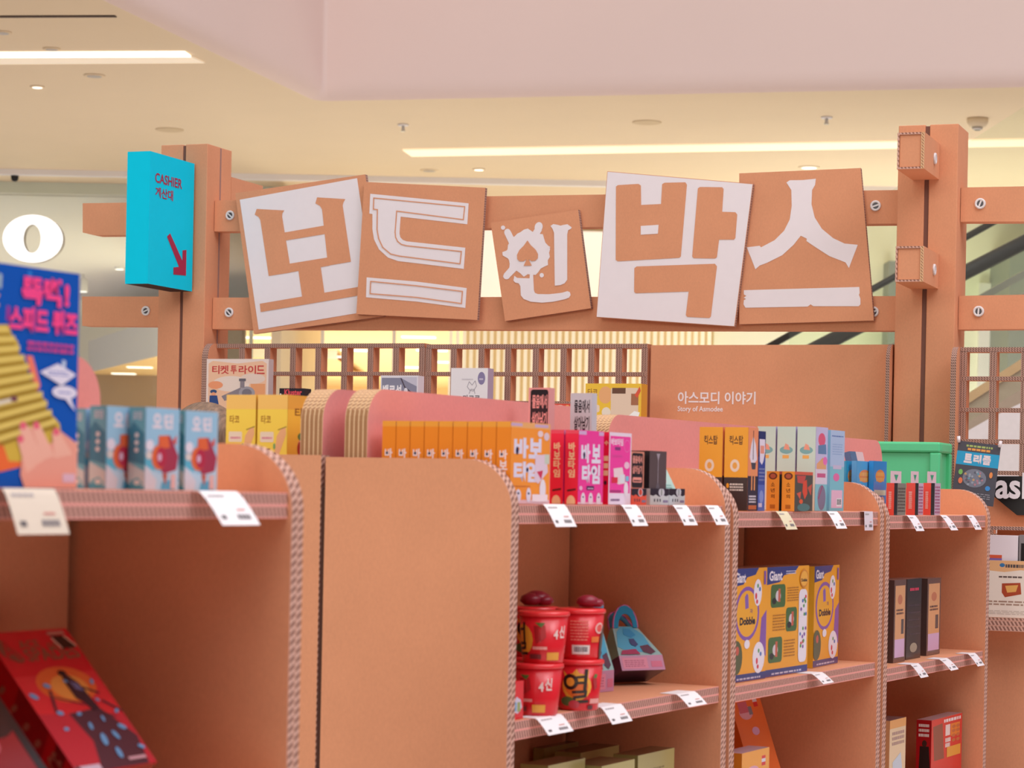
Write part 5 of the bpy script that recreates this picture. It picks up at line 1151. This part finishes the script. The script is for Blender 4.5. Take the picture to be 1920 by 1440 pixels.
def rd_v(f): f.rect(0, 0, 1, 1, '#d8302c'); f.poly([(.05, .9), (.35, .92), (.42, .4), (.1, .4)], '#8a4a3a'); f.lines(.4, .92, .95, .97, 1, '#f2e0e0', 3, .9); f.rect(.45, .72, .6, .88, '#f0d8d4'); f.rect(.62, .7, .92, .88, '#e88030'); f.lines(.45, .55, .62, .7, 2, '#f0d8d4', 3, .8); [f.ell(x, y, .06, .025, '#c86a3a') for x in (.72, .86) for y in (.83, .77, .7, .63)]; f.rect(.5, .4, .95, .55, '#e8a03c')
q0 = GA.q_of(1746, 1390, .05); q1 = GA.q_of(1803, 1390, .05); s1 = GA.s_of(1718, 1390, q0)
goods('game_box', 'red box with white lettering on the lower shelf of the right end unit', 'board game box', GA, q0, q1, .05, s1, Z4, GA.z_of(1746, 1351, q0, .05), '#a8141c', '#d8302c', '#b89aa0', artu=rd_u, artv=rd_v)
q0 = GA.q_of(1668, 1390, .04); q1 = GA.q_of(1698, 1390, .04)
goods('game_box', 'pale orange box half hidden by the side panel, lower right unit', 'board game box', GA, q0, q1, .04, .1, Z4, GA.z_of(1680, 1352, q0, .04), '#d8a070', '#e8c8a0', '#6a5a64', artv=lambda f: (f.rect(0, .9, 1, 1, '#e8a050'), f.lines(.15, .7, .9, .88, 3, '#b08a80', 3, .6), f.poly([(.2, .5), (.7, .6), (.9, .2), (.3, .1)], '#c8d0dc')))
# red spined blister packs with hang tabs on the top shelf
def bl_u(f): f.rect(0, 0, 1, 1, '#ee5648'); f.lines(.3, .2, .65, .75, 9, '#f2c4b8', 6, .7)
def bl_v(f): f.rect(0, 0, 1, 1, '#1e1a20'); f.rect(.38, 0, 1, 1, '#d0b0c8'); f.lines(.42, .06, .95, .94, 9, '#a8587c', 8, .6)
for xl, xc, xr, lb, vb in ((1731, 1745.5, 1763, 'red spined hanging pack nearest the shelf end', bl_v), (1699, 1716, 1731, 'red spined hanging pack in the middle', bl_v), (1662, 1676.5, 1698, 'red spined hanging pack at the left with a grey picture', lambda f: (f.rect(0, 0, 1, 1, '#1e1a20'), f.rect(.28, 0, 1, 1, '#8a8478'), f.lines(.32, .1, .95, .9, 8, '#5c4a44', 3, .6)))):
    s0 = .02 if xl > 1660 else .05
    q0 = GA.q_of(xc, 930, s0); q1 = GA.q_of(xr, 930, s0); s1 = GA.s_of(xl, 930, q0); zt = GA.z_of(xc, 906, q0, s0)
    root = thing('hanging_pack', GA.pt((q0 + q1) / 2, (s0 + s1) / 2, T4), lb, 'card pack', 'red spined packs on the end unit')
    mb = MB(); F = Fr(GA.pt(q0, s0, T4 + .0005), U, V, UP); w, d, h = q1 - q0, s1 - s0, zt - T4
    mb.box(F, 0, w, 0, d, 0, h, M_GLOSS, cols={'a0': H('#ee5648'), 'b0': H('#1e1a20'), 'c1': H('#e0c8cc')}, col=H('#8a4048'))
    bl_u(Face(mb, Fr(F.pt(0, d, 0), -V, UP, -U), d, h, M_GLOSS)); vb(Face(mb, Fr(F.pt(0, 0, 0), U, UP, -V), w, h, M_GLOSS)); mb.build('pack', root)
    mb = MB(); mb.box(F, 0, w * .9, d * .46, d * .52, h, h + .028, M_GLOSS, H('#e9c8d0')); f = Face(mb, Fr(F.pt(0, d * .46, h), U, UP, -V), w * .9, .028, M_GLOSS); f.poly([(.3, .7), (.7, .7), (.5, .15)], '#3aa27a')
    f = Face(mb, Fr(F.pt(0, d * .52, h), -V, UP, -U), d * .06, .028, M_GLOSS)
    mb.build('hang_tab', root)
def cy_v(c): 
    def a(f): f.rect(0, 0, 1, 1, c); f.ell(.5, .72, .36, .12, '#e88a3a'); f.lines(.2, .62, .8, .82, 2, '#f0b050', 3, .7); f.ell(.3, .2, .18, .14, '#e05a70'); f.ell(.7, .22, .18, .12, '#f0c4b0'); f.rect(.05, .36, .95, .46, '#d8e4c8')
    return a
for xl, xr, s0, lb, c in ((1587, 1605, .11, 'bright blue sweet packet at the back beside the pale blue box', '#2f9cc8'), (1606, 1637, .09, 'bright blue sweet packet in the middle of the packets', '#5aa8dc'), (1638, 1662, .075, 'bright blue sweet packet in front, flowers on it', '#2f90d8')):
    q0 = GA.q_of(xl, 890, s0); q1 = GA.q_of(xr, 890, s0); q0 = max(q0, 2 * WA + .02) if False else q0
    goods('sweet_packet', lb, 'packet', GA, q0, q1, s0, s0 + .012, T4, GA.z_of(xl, 864, q0, s0), c, c, artv=cy_v(c), group='bright blue packets')
q0 = GA.q_of(1584, 850, .25); 
goods('book', 'slate blue and white book leaning at the back of the end unit', 'book', GA, q0, q0 + .10, .2, .215, T4, T4 + .155, '#54709a', '#e4c8cc', artv=lambda f: (f.rect(0, 0, .45, 1, '#56749a'), f.line([(.45, .3), (.9, .6)], .05, '#7a88b0'), f.line([(.5, .8), (.9, .2)], .05, '#f0e6ea')), lean=-.25)

# ---- behind: yellow boxes on the unit facing away
def ty_u(f):
    f.rect(0, 0, 1, 1, '#ffdc5a'); f.rect(0, .86, 1, 1, '#fdcb70'); f.text('타코', .12, .72, .45, .8, '#a86a28', .02); f.rrect(.1, .54, .55, .64, .04, '#f4dfc8'); f.lines(.16, .57, .5, .61, 1, '#e08aa0', 3); f.text('고트', .14, .4, .46, .48, '#a86a28', .02); f.text('치즈', .14, .24, .46, .32, '#a86a28', .02)
    f.poly([(.6, .44), (.66, .6), (.8, .67), (.95, .68), (.97, .62), (.72, .4)], '#f2b888'); f.line([(.6, .44), (.72, .4)], .03, '#7a3a2a'); f.line([(.7, .66), (.97, .69)], .025, '#9a7a40'); f.ell(.58, .5, .04, .03, '#86b070')
def ty_v(f): f.rect(0, 0, 1, 1, '#f8cc48'); f.rect(0, .86, 1, 1, '#eeb64c'); f.text('타코', .25, .78, .85, .88, '#8a5a28', .02); f.ell(.75, .5, .4, .12, '#e0946a'); f.ell(.45, .48, .1, .07, '#a83a2a'); f.ell(.5, .6, .14, .04, '#5a8a4a'); f.rect(.35, .02, .8, .2, '#6aa07a')
SB = .49
q0 = GA.q_of(539, 790, SB); s1 = GA.s_of(483, 790, q0); q1 = GA.q_of(592, 790, SB); zt = GA.z_of(539, 740, q0, SB)
o = goods('game_box', 'tall yellow box with a taco on it, right one at the corrugated header', 'board game box', GA, q0, q1, SB, s1, 1.474, zt, '#ffdc5a', '#f8cc48', '#f6dc9a', artu=ty_u, artv=ty_v, group='tall yellow boxes')
dup(o, GA.v * (s1 - SB + .004), 'tall yellow box with a taco on it, left one above the nearest shelf unit')

# ---- cartons on the ledge before the lattice
def lat_goods(name, label, cat, x0, x1, ytop, off, dep, col, art, side=None, bend=0.0, yb=None):
    a0, z1 = C(x0, ytop, off); a1, _ = C(x1, ytop, off); mb = MB()
    F = Fr(FC.pt(a0, ZL, off), e_, UP, n_)
    w, h = a1 - a0, z1 - ZL
    mb.box(F, 0, w, 0, h, -dep, 0, M_PRINT, col=H(side or col), cols={'c1': H(col)}); art(Face(mb, F, w, h, M_PRINT))
    o = mb.build(name, loc=FC.pt((a0 + a1) / 2, ZL, off - dep / 2)); return tag(o, label, cat, 'cartons before the lattice')
def art_train(f):
    f.rect(0, 0, 1, 1, '#ead8d0'); f.F = Fr(f.F.pt(0, f.h * .28), f.F.ex, f.F.ey, f.F.ez); f.h *= .72; f.noclip = True
    f.rect(0, -.3, 1, 0, '#eec0a0'); f.poly([(.03, .0), (.97, .0), (.97, .93), (.9, .97), (.5, .93), (.1, .97), (.03, .93)], '#eec0a0'); f.ell(.4, .62, .3, .12, '#e9d6ca'); f.ell(.75, .7, .2, .08, '#e6cfc2'); f.rect(.72, .3, .95, .62, '#e8a070'); f.ell(.15, .6, .12, .06, '#ec9a70')
    x = .09
    for t, wd in (('티', .12), ('켓', .14), ('투', .1), ('라', .14), ('이', .13), ('드', .13)):
        f.text(t, x, .77, x + wd, .9, '#c83a3c', .02); x += wd + (.03 if t in '켓투' else .01)
    f.poly([(.25, .43), (.55, .56), (.62, .54), (.62, .42), (.3, .36)], '#8a8088'); f.ell(.66, .48, .13, .1, '#a09aa2'); f.ell(.66, .48, .08, .065, '#7a747e'); f.rect(.55, .56, .62, .68, '#8a8088'); f.rect(.53, .66, .64, .7, '#6a646e'); f.rect(.5, .3, .8, .4, '#6a5a58')
    f.ell(.12, .5, .055, .03, '#34507a'); f.ell(.12, .46, .035, .03, '#e8a07a'); f.poly([(.06, .44), (.18, .44), (.22, .25), (.05, .25)], '#2f4a84')
lat_goods('game_box', 'pale square box with a steam train and red title in front of the lattice', 'board game box', 388, 504, 673, .22, .035, '#ead8d0', art_train, '#c8b8b8')
lat_goods('game_box', 'black box with red letters just showing above the yellow boxes', 'board game box', 524, 571, 728, .2, .05, '#241c28', lambda f: (f.text('Kluster', .2, .885, .9, .985, '#e8505e', .03), f.ell(.05, .9, .03, .02, '#f0e8ec')))
lat_goods('game_box', 'slate grey box with white brush lettering above the header board', 'board game box', 714, 784, 704, .2, .05, '#e6e2ea', lambda f: (f.rect(.03, 0, .97, .97, '#8a8aa0'), f.poly([(.5, .98), (.97, .98), (.97, .86), (.8, .9)], '#c9c6d6'), f.line([(.55, .96), (.65, .85), (.97, .72)], .03, '#4a3a48'), f.text('백로성', .06, .72, .56, .88, '#f2eef4', .04), f.ell(.68, .8, .05, .04, '#e4e0ea'), f.rect(.5, .4, .97, .6, '#d8d0dc')))
lat_goods('game_box', 'white box with a line drawing and a purple round seal', 'board game box', 846, 915, 690, .2, .05, '#ece8ec', lambda f: (f.ell(.83, .88, .1, .075, '#8a80a8'), f.lines(.77, .86, .9, .9, 1, '#d0cadc', 3), f.line([(.45, .78), (.5, .84), (.58, .8), (.66, .85), (.7, .79), (.62, .73), (.52, .74)], .015, '#a59eaa', True), f.line([(.5, .7), (.55, .75), (.64, .75), (.66, .7)], .015, '#a59eaa'), f.text('마크로', .34, .6, .8, .685, '#5a5660', .02), f.lines(.1, .61, .3, .67, 1, '#6a6670', 4, .9), f.lines(.3, .86, .6, .89, 1, '#cfc9d2', 3, .5)), '#b4a8c4')
lat_goods('game_box', 'flat red box edge showing between the two tall packs', 'board game box', 1028, 1073, 757, .2, .05, '#e0402c', lambda f: (f.ell(.5, .93, .15, .05, '#f4d0b0'), f.ell(.2, .95, .06, .03, '#f4b060'), f.ell(.8, .95, .08, .03, '#f4b060')))
def art_taco(f):
    f.rect(0, 0, 1, 1, '#f4c63c'); f.text('타코', .04, .82, .22, .93, '#a8742a', .02); f.ell(.36, .84, .12, .12, '#eeb078'); f.rrect(.08, .6, .26, .7, .03, '#f0d8c4'); f.ell(.38, .6, .08, .07, '#f0e2d0'); f.ell(.3, .48, .08, .08, '#f0e2d0'); f.text('치즈', .06, .3, .2, .42, '#a8742a', .02)
    f.rrect(.46, .05, .95, .94, .03, '#ead0b8'); f.rect(.48, .86, .72, .94, '#6a4634'); f.rect(.82, .7, .95, .86, '#a86a4a'); f.poly([(.78, .55), (.88, .62), (.98, .6), (.94, .5), (.84, .47)], '#fbfaf8'); f.ell(.82, .32, .035, .04, '#3a2a28'); f.poly([(.88, .84), (.97, .96), (.99, .9), (.93, .8)], '#e0583c')
lat_goods('game_box', 'yellow window carton with a pale toy beside the lettered back board', 'board game box', 1098, 1203, 719, .22, .06, '#f4c63c', art_taco, '#d8a030')
# green crate on a plinth behind the end unit
M_GREEN = plain('green_plastic', '#5fd496', 0.4, noise=0.01)
ofg = .37; a1, z1 = C(1763, 829, ofg); a0, _ = C(1588, 829, ofg); zb = 1.40; dg = .20
o = MB().box(FC, a0 + .012, a1 + .02, 0, zb, ofg - dg - .02, ofg + .02, M_CARD).build('display_plinth'); tag(o, 'cardboard plinth under the green crate behind the end unit', 'plinth')
root = thing('plastic_crate', FC.pt((a0 + a1) / 2, zb, ofg - dg / 2), 'large green plastic crate behind the right end unit', 'crate')
mb = MB(); w, h = a1 - a0, z1 - zb; F = Fr(FC.pt(a0, zb, ofg), e_, UP, n_); t = .006; i = .012
mb.box(F, i, w - i, 0, h - .03, -i - t, -i, M_GREEN); mb.box(F, i, w - i, 0, h - .03, -dg + i, -dg + i + t, M_GREEN); mb.box(F, i, i + t, 0, h - .03, -dg + i + t, -i - t, M_GREEN); mb.box(F, w - i - t, w - i, 0, h - .03, -dg + i + t, -i - t, M_GREEN); mb.box(F, i + t, w - i - t, 0, t, -dg + i + t, -i - t, M_GREEN)
mb.build('body', root, bevel=.002)
mb = MB(); rm = .028
for bx in ((0, w, -rm, 0), (0, w, -dg, -dg + rm), (0, rm, -dg + rm, -rm), (w - rm, w, -dg + rm, -rm)): mb.box(F, bx[0], bx[1], h - .03, h, bx[2], bx[3], M_GREEN)
mb.build('rim', root, bevel=.006)
MB().box(F, w - .03, w + .0, 0, h - .03, -.03, -.001, M_GREEN).build('corner_rib', root, bevel=.004)
MB().box(F, w - .03, w + .0, 0, h - .03, -dg, -dg + .03, M_GREEN).build('corner_rib', root, bevel=.004)
M_GRN2 = plain('green_plastic_recess', '#2c8a58', 0.5)
MB().tube([F.pt(w * .48, h * .3, -i + .001), F.pt(w * .5, h * .5, -i + .004), F.pt(w * .54, h * .55, -i + .004), F.pt(w * .57, h * .3, -i + .001)], .006, M_GRN2).build('grip', root)
# dark poster card on a clip stand
op = .62
q = Cs([(1783, 940), (1862, 950), (1876.5, 837), (1797.5, 826)], op); zb2 = .0
root = thing('poster_stand', FC.pt(sum(a for a, z in q) / 4, zb2, op - .02), 'dark poster card with a cyan band on a stand beyond the right end unit', 'poster')
A, B, Cc, D_ = (FC.pt(*p, op) for p in q)
mb = MB(); ex = (B - A); wd = ex.length; ex.normalize(); ey = (D_ - A); hh = ey.length; ey.normalize(); Fp = Fr(A, ex, ey, n_)
mb.box(Fp, 0, wd, 0, hh, -.003, 0, M_PRINT, H('#4a4a55')); f = Face(mb, Fp, wd, hh, M_PRINT)
f.rect(0, .62, 1, .84, '#20a0d0'); f.lines(.2, .92, .82, .955, 1, '#a8bc6a', 3, .9); f.lines(.24, .865, .8, .905, 1, '#e8a050', 5, .9)
for c, x in (('트', .18), ('리', .4), ('즐', .62)): f.text(c, x, .655, x + .19, .81, '#e9dce0', .06)
f.ell(.48, .42, .28, .15, '#7a8090'); rr = random.Random(9)
for _ in range(26): f.ell(.48 + rr.uniform(-.22, .22), .42 + rr.uniform(-.11, .11), .03, .02, rr.choice(('#9aa4b4', '#c8a070', '#6a9ab0', '#b08090', '#5a6070')), 8, rr.uniform(0, 3))
f.ell(.14, .5, .05, .045, '#7ac060'); f.ell(.16, .36, .05, .05, '#e87a50'); f.ell(.86, .5, .04, .05, '#e89050'); f.ell(.82, .28, .06, .04, '#3a90d8'); f.lines(.1, .1, .9, .2, 3, '#8a8a94', 4, .5)
mb.build('card', root)
for x in (.015, .975):
    MB().tube([Fp.pt(wd * x, hh * .97, .004), Fp.pt(wd * (x + (.02 if x > .5 else -.02)), hh * 1.07, .006)], .0045, M_VINYL).build('clip', root)
MB().tube([Fp.pt(wd * .5, hh * .5, -.008), Vector((*Fp.pt(wd * .5, 0, -.008).xy, 0.01))], .006, M_METAL).build('pole', root)
bp = Fp.pt(wd * .5, 0, -.008); MB().lathe((bp.x, bp.y, 0), [(.11, 0), (.11, .008), (.02, .014)], M_METAL).build('base', root)
# counter at the right picture edge
oc = .50
def cb(px0, px1, y0, y1, off): a0, z1 = C(px0, y0, off); a1, z0 = C(px1, y1, off); return a0, a1, z0, z1
a0, a1, z0, z1 = cb(1835, 2050, 986, 998, oc)
root = thing('display_counter', FC.pt((a0 + a1) / 2, 0, oc - .1), 'cardboard counter at the right picture edge below the black sign', 'counter')
MB().box(FC, a0, a1, z0, z1, oc - .25, oc, M_CARD, emats={'c1': M_EDGE_THIN}).build('top', root)
b0, b1, y0, y1 = cb(1835, 2050, 1157, 1190, oc + .06)
MB().box(FC, b0, b1, y0, y1, oc - .25, oc + .06, M_CARD, emats={'c1': M_EDGE}).build('shelf', root)
MB().box(FC, b0, b1, 0, y0, oc - .24, oc - .012, M_CARD).build('front_panel', root)
MB().box(FC, b0, b1, y1, z0, oc - .25, oc - .235, M_CARD).build('back_panel', root)
c0, c1, w0, w1 = cb(1845, 2050, 905, 986, oc - .06)
MB().box(FC, c0, c1, z1, w1, oc - .075, oc - .06, M_CARD).build('upstand', root)
# black sign with white letters on the upstand
os_ = oc - .055
def sg(pts): return Cs(pts, os_)
root = thing('sign_plaque', FC.pt(sg([(1900, 960)])[0][0], sg([(1900, 975)])[0][1], os_), 'black pointed plaque with big white letters cut by the right picture edge', 'sign')
MB().prism(FC, sg([(1864, 930), (1908, 966), (1995, 966), (1995, 893), (1868, 893)])[::1], os_, os_ + .012, M_BLACK).build('plaque', root)
mb = MB(); (A0, Z0), (A1, Z1) = sg([(1868, 935)])[0], sg([(1950, 887)])[0]
f = Face(mb, Fr(FC.pt(A0, Z0, os_ + .014), e_, UP, n_), A1 - A0, Z1 - Z0, M_VINYL, .006); f.text('ask', 0, 0, 1, 1, '#fff', .025); mb.build('lettering', root)
# goods on the counter
a0, a1, z0, z1 = cb(1858, 1912, 998, 1157, oc - .1); zc = cb(1858, 1912, 998, 1157, oc - .05)[2]
zsh = y1 + .0006
def cgoods(name, label, cat, px0, px1, ytop, off, dep, col, art=None):
    a0, z1 = C(px0, ytop, off); a1, _ = C(px1, ytop, off); mb = MB(); F = Fr(FC.pt(a0, zsh, off), e_, UP, n_)
    mb.box(F, 0, a1 - a0, 0, z1 - zsh, -dep, 0, M_PRINT, H(col))
    if art: art(Face(mb, F, a1 - a0, z1 - zsh, M_PRINT))
    o = mb.build(name, loc=FC.pt((a0 + a1) / 2, zsh, off - dep / 2)); tag(o, label, cat)
cgoods('carton', 'white carton with an orange and violet stripe under the black plaque', 'carton', 1850, 1909, 1003, oc + .042, .035, '#f0e6ec', lambda f: (f.rect(.0, .72, .5, .76, '#e06040'), f.rect(0, .69, .5, .72, '#8a70b8')))
cgoods('carton', 'black and grey carton right of the white one, under the plaque', 'carton', 1911, 1990, 1003, oc + .04, .035, '#8c8688', lambda f: (f.rect(.05, .55, 1, .9, '#1c1818'), f.rect(0, .5, .6, .54, '#d04050')))
def art_post(f):
    f.rect(0, 0, 1, 1, '#efe3d6'); f.poly([(0, 1), (1, 1), (1, .82), (.7, .84), (.4, .8), (0, .83)], '#e8b684'); f.ell(.36, .92, .05, .035, '#3a7ab0'); f.lines(.42, .88, .75, .95, 1, '#5a5050', 3, .8); f.lines(.3, .7, .75, .75, 1, '#6a5a54', 5, .6); f.poly([(.36, .6), (.7, .62), (.72, .42), (.42, .36), (.36, .44)], '#b04a2c'); f.poly([(.42, .56), (.66, .58), (.62, .46), (.46, .44)], '#e8b060'); f.lines(.12, .22, .9, .32, 2, '#a88a78', 3, .5); f.lines(.12, .06, .9, .14, 3, '#cdbfb2', 6, .4)
cgoods('poster_card', 'cream poster card with a picture of a boxed game at the right edge', 'poster', 1843, 1945, 1050, oc + .056, .004, '#efe3d6', art_post)

# ================================================================== PEOPLE (only hair shows above the goods)
def hair_mat(name, c):
    m = plain(name, c, 0.45, noise=0.45, scale=1)
    t = m.node_tree; n = [x for x in t.nodes if x.type == 'TEX_NOISE'][0]; co = [x for x in t.nodes if x.type == 'TEX_COORD'][0]
    mp = t.nodes.new('ShaderNodeMapping'); mp.inputs['Scale'].default_value = (160, 40, 14); t.links.new(co.outputs['Object'], mp.inputs[0]); t.links.new(mp.outputs[0], n.inputs['Vector']); return m
M_SKIN = plain('skin', '#d8a890', 0.5, noise=0.02); M_HAIRB = hair_mat('brown_hair', '#866a54'); M_HAIRK = hair_mat('black_hair', '#231d20')
M_SHIRT = plain('mauve_shirt', '#b48a98', 0.8); M_TROU = plain('dark_trousers', '#2e2e38', 0.8); M_SHOE = plain('black_shoe', '#1c1a1a', 0.5); M_SHIRTK = plain('black_shirt', '#2a282c', 0.8)
def skin_mesh(name, verts, edges, radii, mat, parent, sub=2):
    me = bpy.data.meshes.new(name); me.from_pydata([tuple(v) for v in verts], edges, []); me.materials.append(mat)
    o = bpy.data.objects.new(name, me); COL.objects.link(o); o.parent = parent
    m = o.modifiers.new('skin', 'SKIN'); m.use_smooth_shade = True
    for sv, r in zip(me.skin_vertices[0].data, radii): sv.radius = (r, r)
    me.skin_vertices[0].data[0].use_root = True
    s = o.modifiers.new('sub', 'SUBSURF'); s.levels = s.render_levels = sub
    return o
def person(loc, ht, facing, label, hair, shirt):
    root = thing('person', loc, label, 'person'); root.rotation_euler = (0, 0, facing); k = ht / 1.72
    def v(x, y, z): return (x * k, y * k, z * k)
    body_v = [v(0, 0, .92), v(0, .01, 1.1), v(0, .0, 1.3), v(0, .015, 1.43), v(0, .01, 1.5), v(0, -.01, 1.57), v(0, -.02, 1.63)]
    body_e = [(i, i + 1) for i in range(6)]; rad = [.14, .125, .145, .10, .055, .085, .085]
    def limb(start, pts, rr):
        p = start
        for q, r in zip(pts, rr): body_v.append(v(*q)); rad.append(r); body_e.append((p, len(body_v) - 1)); p = len(body_v) - 1
        return p
    for sx in (-1, 1):
        h_ = limb(3, [(sx * .17, .01, 1.40), (sx * .22, .03, 1.12), (sx * .21, -.06, .90), (sx * .21, -.09, .84)], [.052, .042, .032, .026])
        for j in range(4): limb(h_, [(sx * (.195 + .012 * j), -.105, .80), (sx * (.195 + .012 * j), -.11, .755 - .006 * abs(j - 1))], [.010, .008])
        limb(h_, [(sx * .185, -.12, .82), (sx * .18, -.13, .79)], [.011, .009])
        limb(0, [(sx * .09, .0, .84), (sx * .1, -.01, .48), (sx * .1, .02, .09), (sx * .1, -.09, .03)], [.09, .058, .04, .035])
    skin_mesh('body', body_v, body_e, [r * k for r in rad], M_SKIN, root)
    # face: nose, eyes, mouth, ears
    mb = MB(); T = lambda x, y, z: Vector(v(x, y, z))
    mb.lathe(T(0, -.105, 1.595), [(.012 * k, 0), (.01 * k, .01 * k), (.005 * k, .028 * k)], M_SKIN, n=10)
    for sx in (-1, 1): mb.lathe(T(sx * .085, -.005, 1.585), [(.004 * k, 0), (.014 * k, .012 * k), (.016 * k, .03 * k), (.006 * k, .045 * k)], M_SKIN, n=10)
    o = MB; f_ = mb.build('nose_and_ears', None, loc=(0, 0, 0)); f_.parent = root
    mb = MB()
    for sx in (-1, 1): mb.lathe(T(sx * .032, -.099, 1.625), [(.004 * k, -.006 * k), (.011 * k, 0), (.004 * k, .006 * k)], M_BLACK, n=12)
    f_ = mb.build('eyes', None, loc=(0, 0, 0)); f_.parent = root
    mb = MB(); mb.lathe(T(0, -.096, 1.553), [(.004 * k, -.004 * k), (.022 * k, 0), (.004 * k, .004 * k)], plain('lips', '#b06a64', .5), n=12); f_ = mb.build('mouth', None, loc=(0, 0, 0)); f_.parent = root
    # hair cap with many fine ridges
    mb = MB(); N, Mr = 64, 18; rows = []; rr = random.Random(3)
    jit = [rr.uniform(-.0035, .0035) for _ in range(N)]
    for i in range(Mr + 1):
        t = i / Mr; row = []
        for j in range(N):
            ph = 2 * math.pi * j / N; front = max(0, -math.sin(ph)); low = 1.95 - .85 * front ** 2
            th = t * low; R = .104 + jit[j] * math.sin(th)
            row.append(mb.bm.verts.new(v(R * math.sin(th) * math.cos(ph) * .93, -.012 + R * 1.06 * math.sin(th) * math.sin(ph), 1.622 + R * 1.04 * math.cos(th))))
        rows.append(row)
    for A, B in zip(rows, rows[1:]):
        for j in range(N):
            f = mb.bm.faces.new([A[j], A[(j + 1) % N], B[(j + 1) % N], B[j]]); f.smooth = True; f.material_index = mb.mi(hair)
    bmesh.ops.remove_doubles(mb.bm, verts=mb.bm.verts, dist=1e-5)
    f_ = mb.build('hair', None, loc=(0, 0, 0)); f_.parent = root
    sv = [v(0, .0, .95), v(0, .01, 1.1), v(0, .0, 1.3), v(0, .015, 1.41), v(-.17, .01, 1.395), v(-.215, .025, 1.17), v(.17, .01, 1.395), v(.215, .025, 1.17)]
    skin_mesh('shirt', sv, [(0, 1), (1, 2), (2, 3), (3, 4), (4, 5), (3, 6), (6, 7)], [x * k for x in (.158, .142, .16, .108, .064, .056, .064, .056)], shirt, root)
    tv = [v(0, 0, .9), v(-.09, 0, .82), v(-.1, -.01, .48), v(-.1, .02, .1), v(.09, 0, .82), v(.1, -.01, .48), v(.1, .02, .1)]
    skin_mesh('trousers', tv, [(0, 1), (1, 2), (2, 3), (0, 4), (4, 5), (5, 6)], [x * k for x in (.15, .105, .075, .06, .105, .075, .06)], M_TROU, root)
    for sx in (-1, 1): skin_mesh('shoe', [v(sx * .1, .03, .04), v(sx * .1, -.12, .034)], [(0, 1)], [.042 * k, .036 * k], M_SHOE, root)
    return root
p = P(380, 800, 6.6); person(Vector((p.x, p.y, 0)), 1.715, math.radians(150), 'person with brown hair whose head shows behind the pale blue boxes', M_HAIRB, M_SHIRT)
p = P(1530, 820, 6.53); person(Vector((p.x, p.y, 0)), 1.672, math.radians(170), 'person with black hair just showing above the pale teal boxes', M_HAIRK, M_SHIRTK)
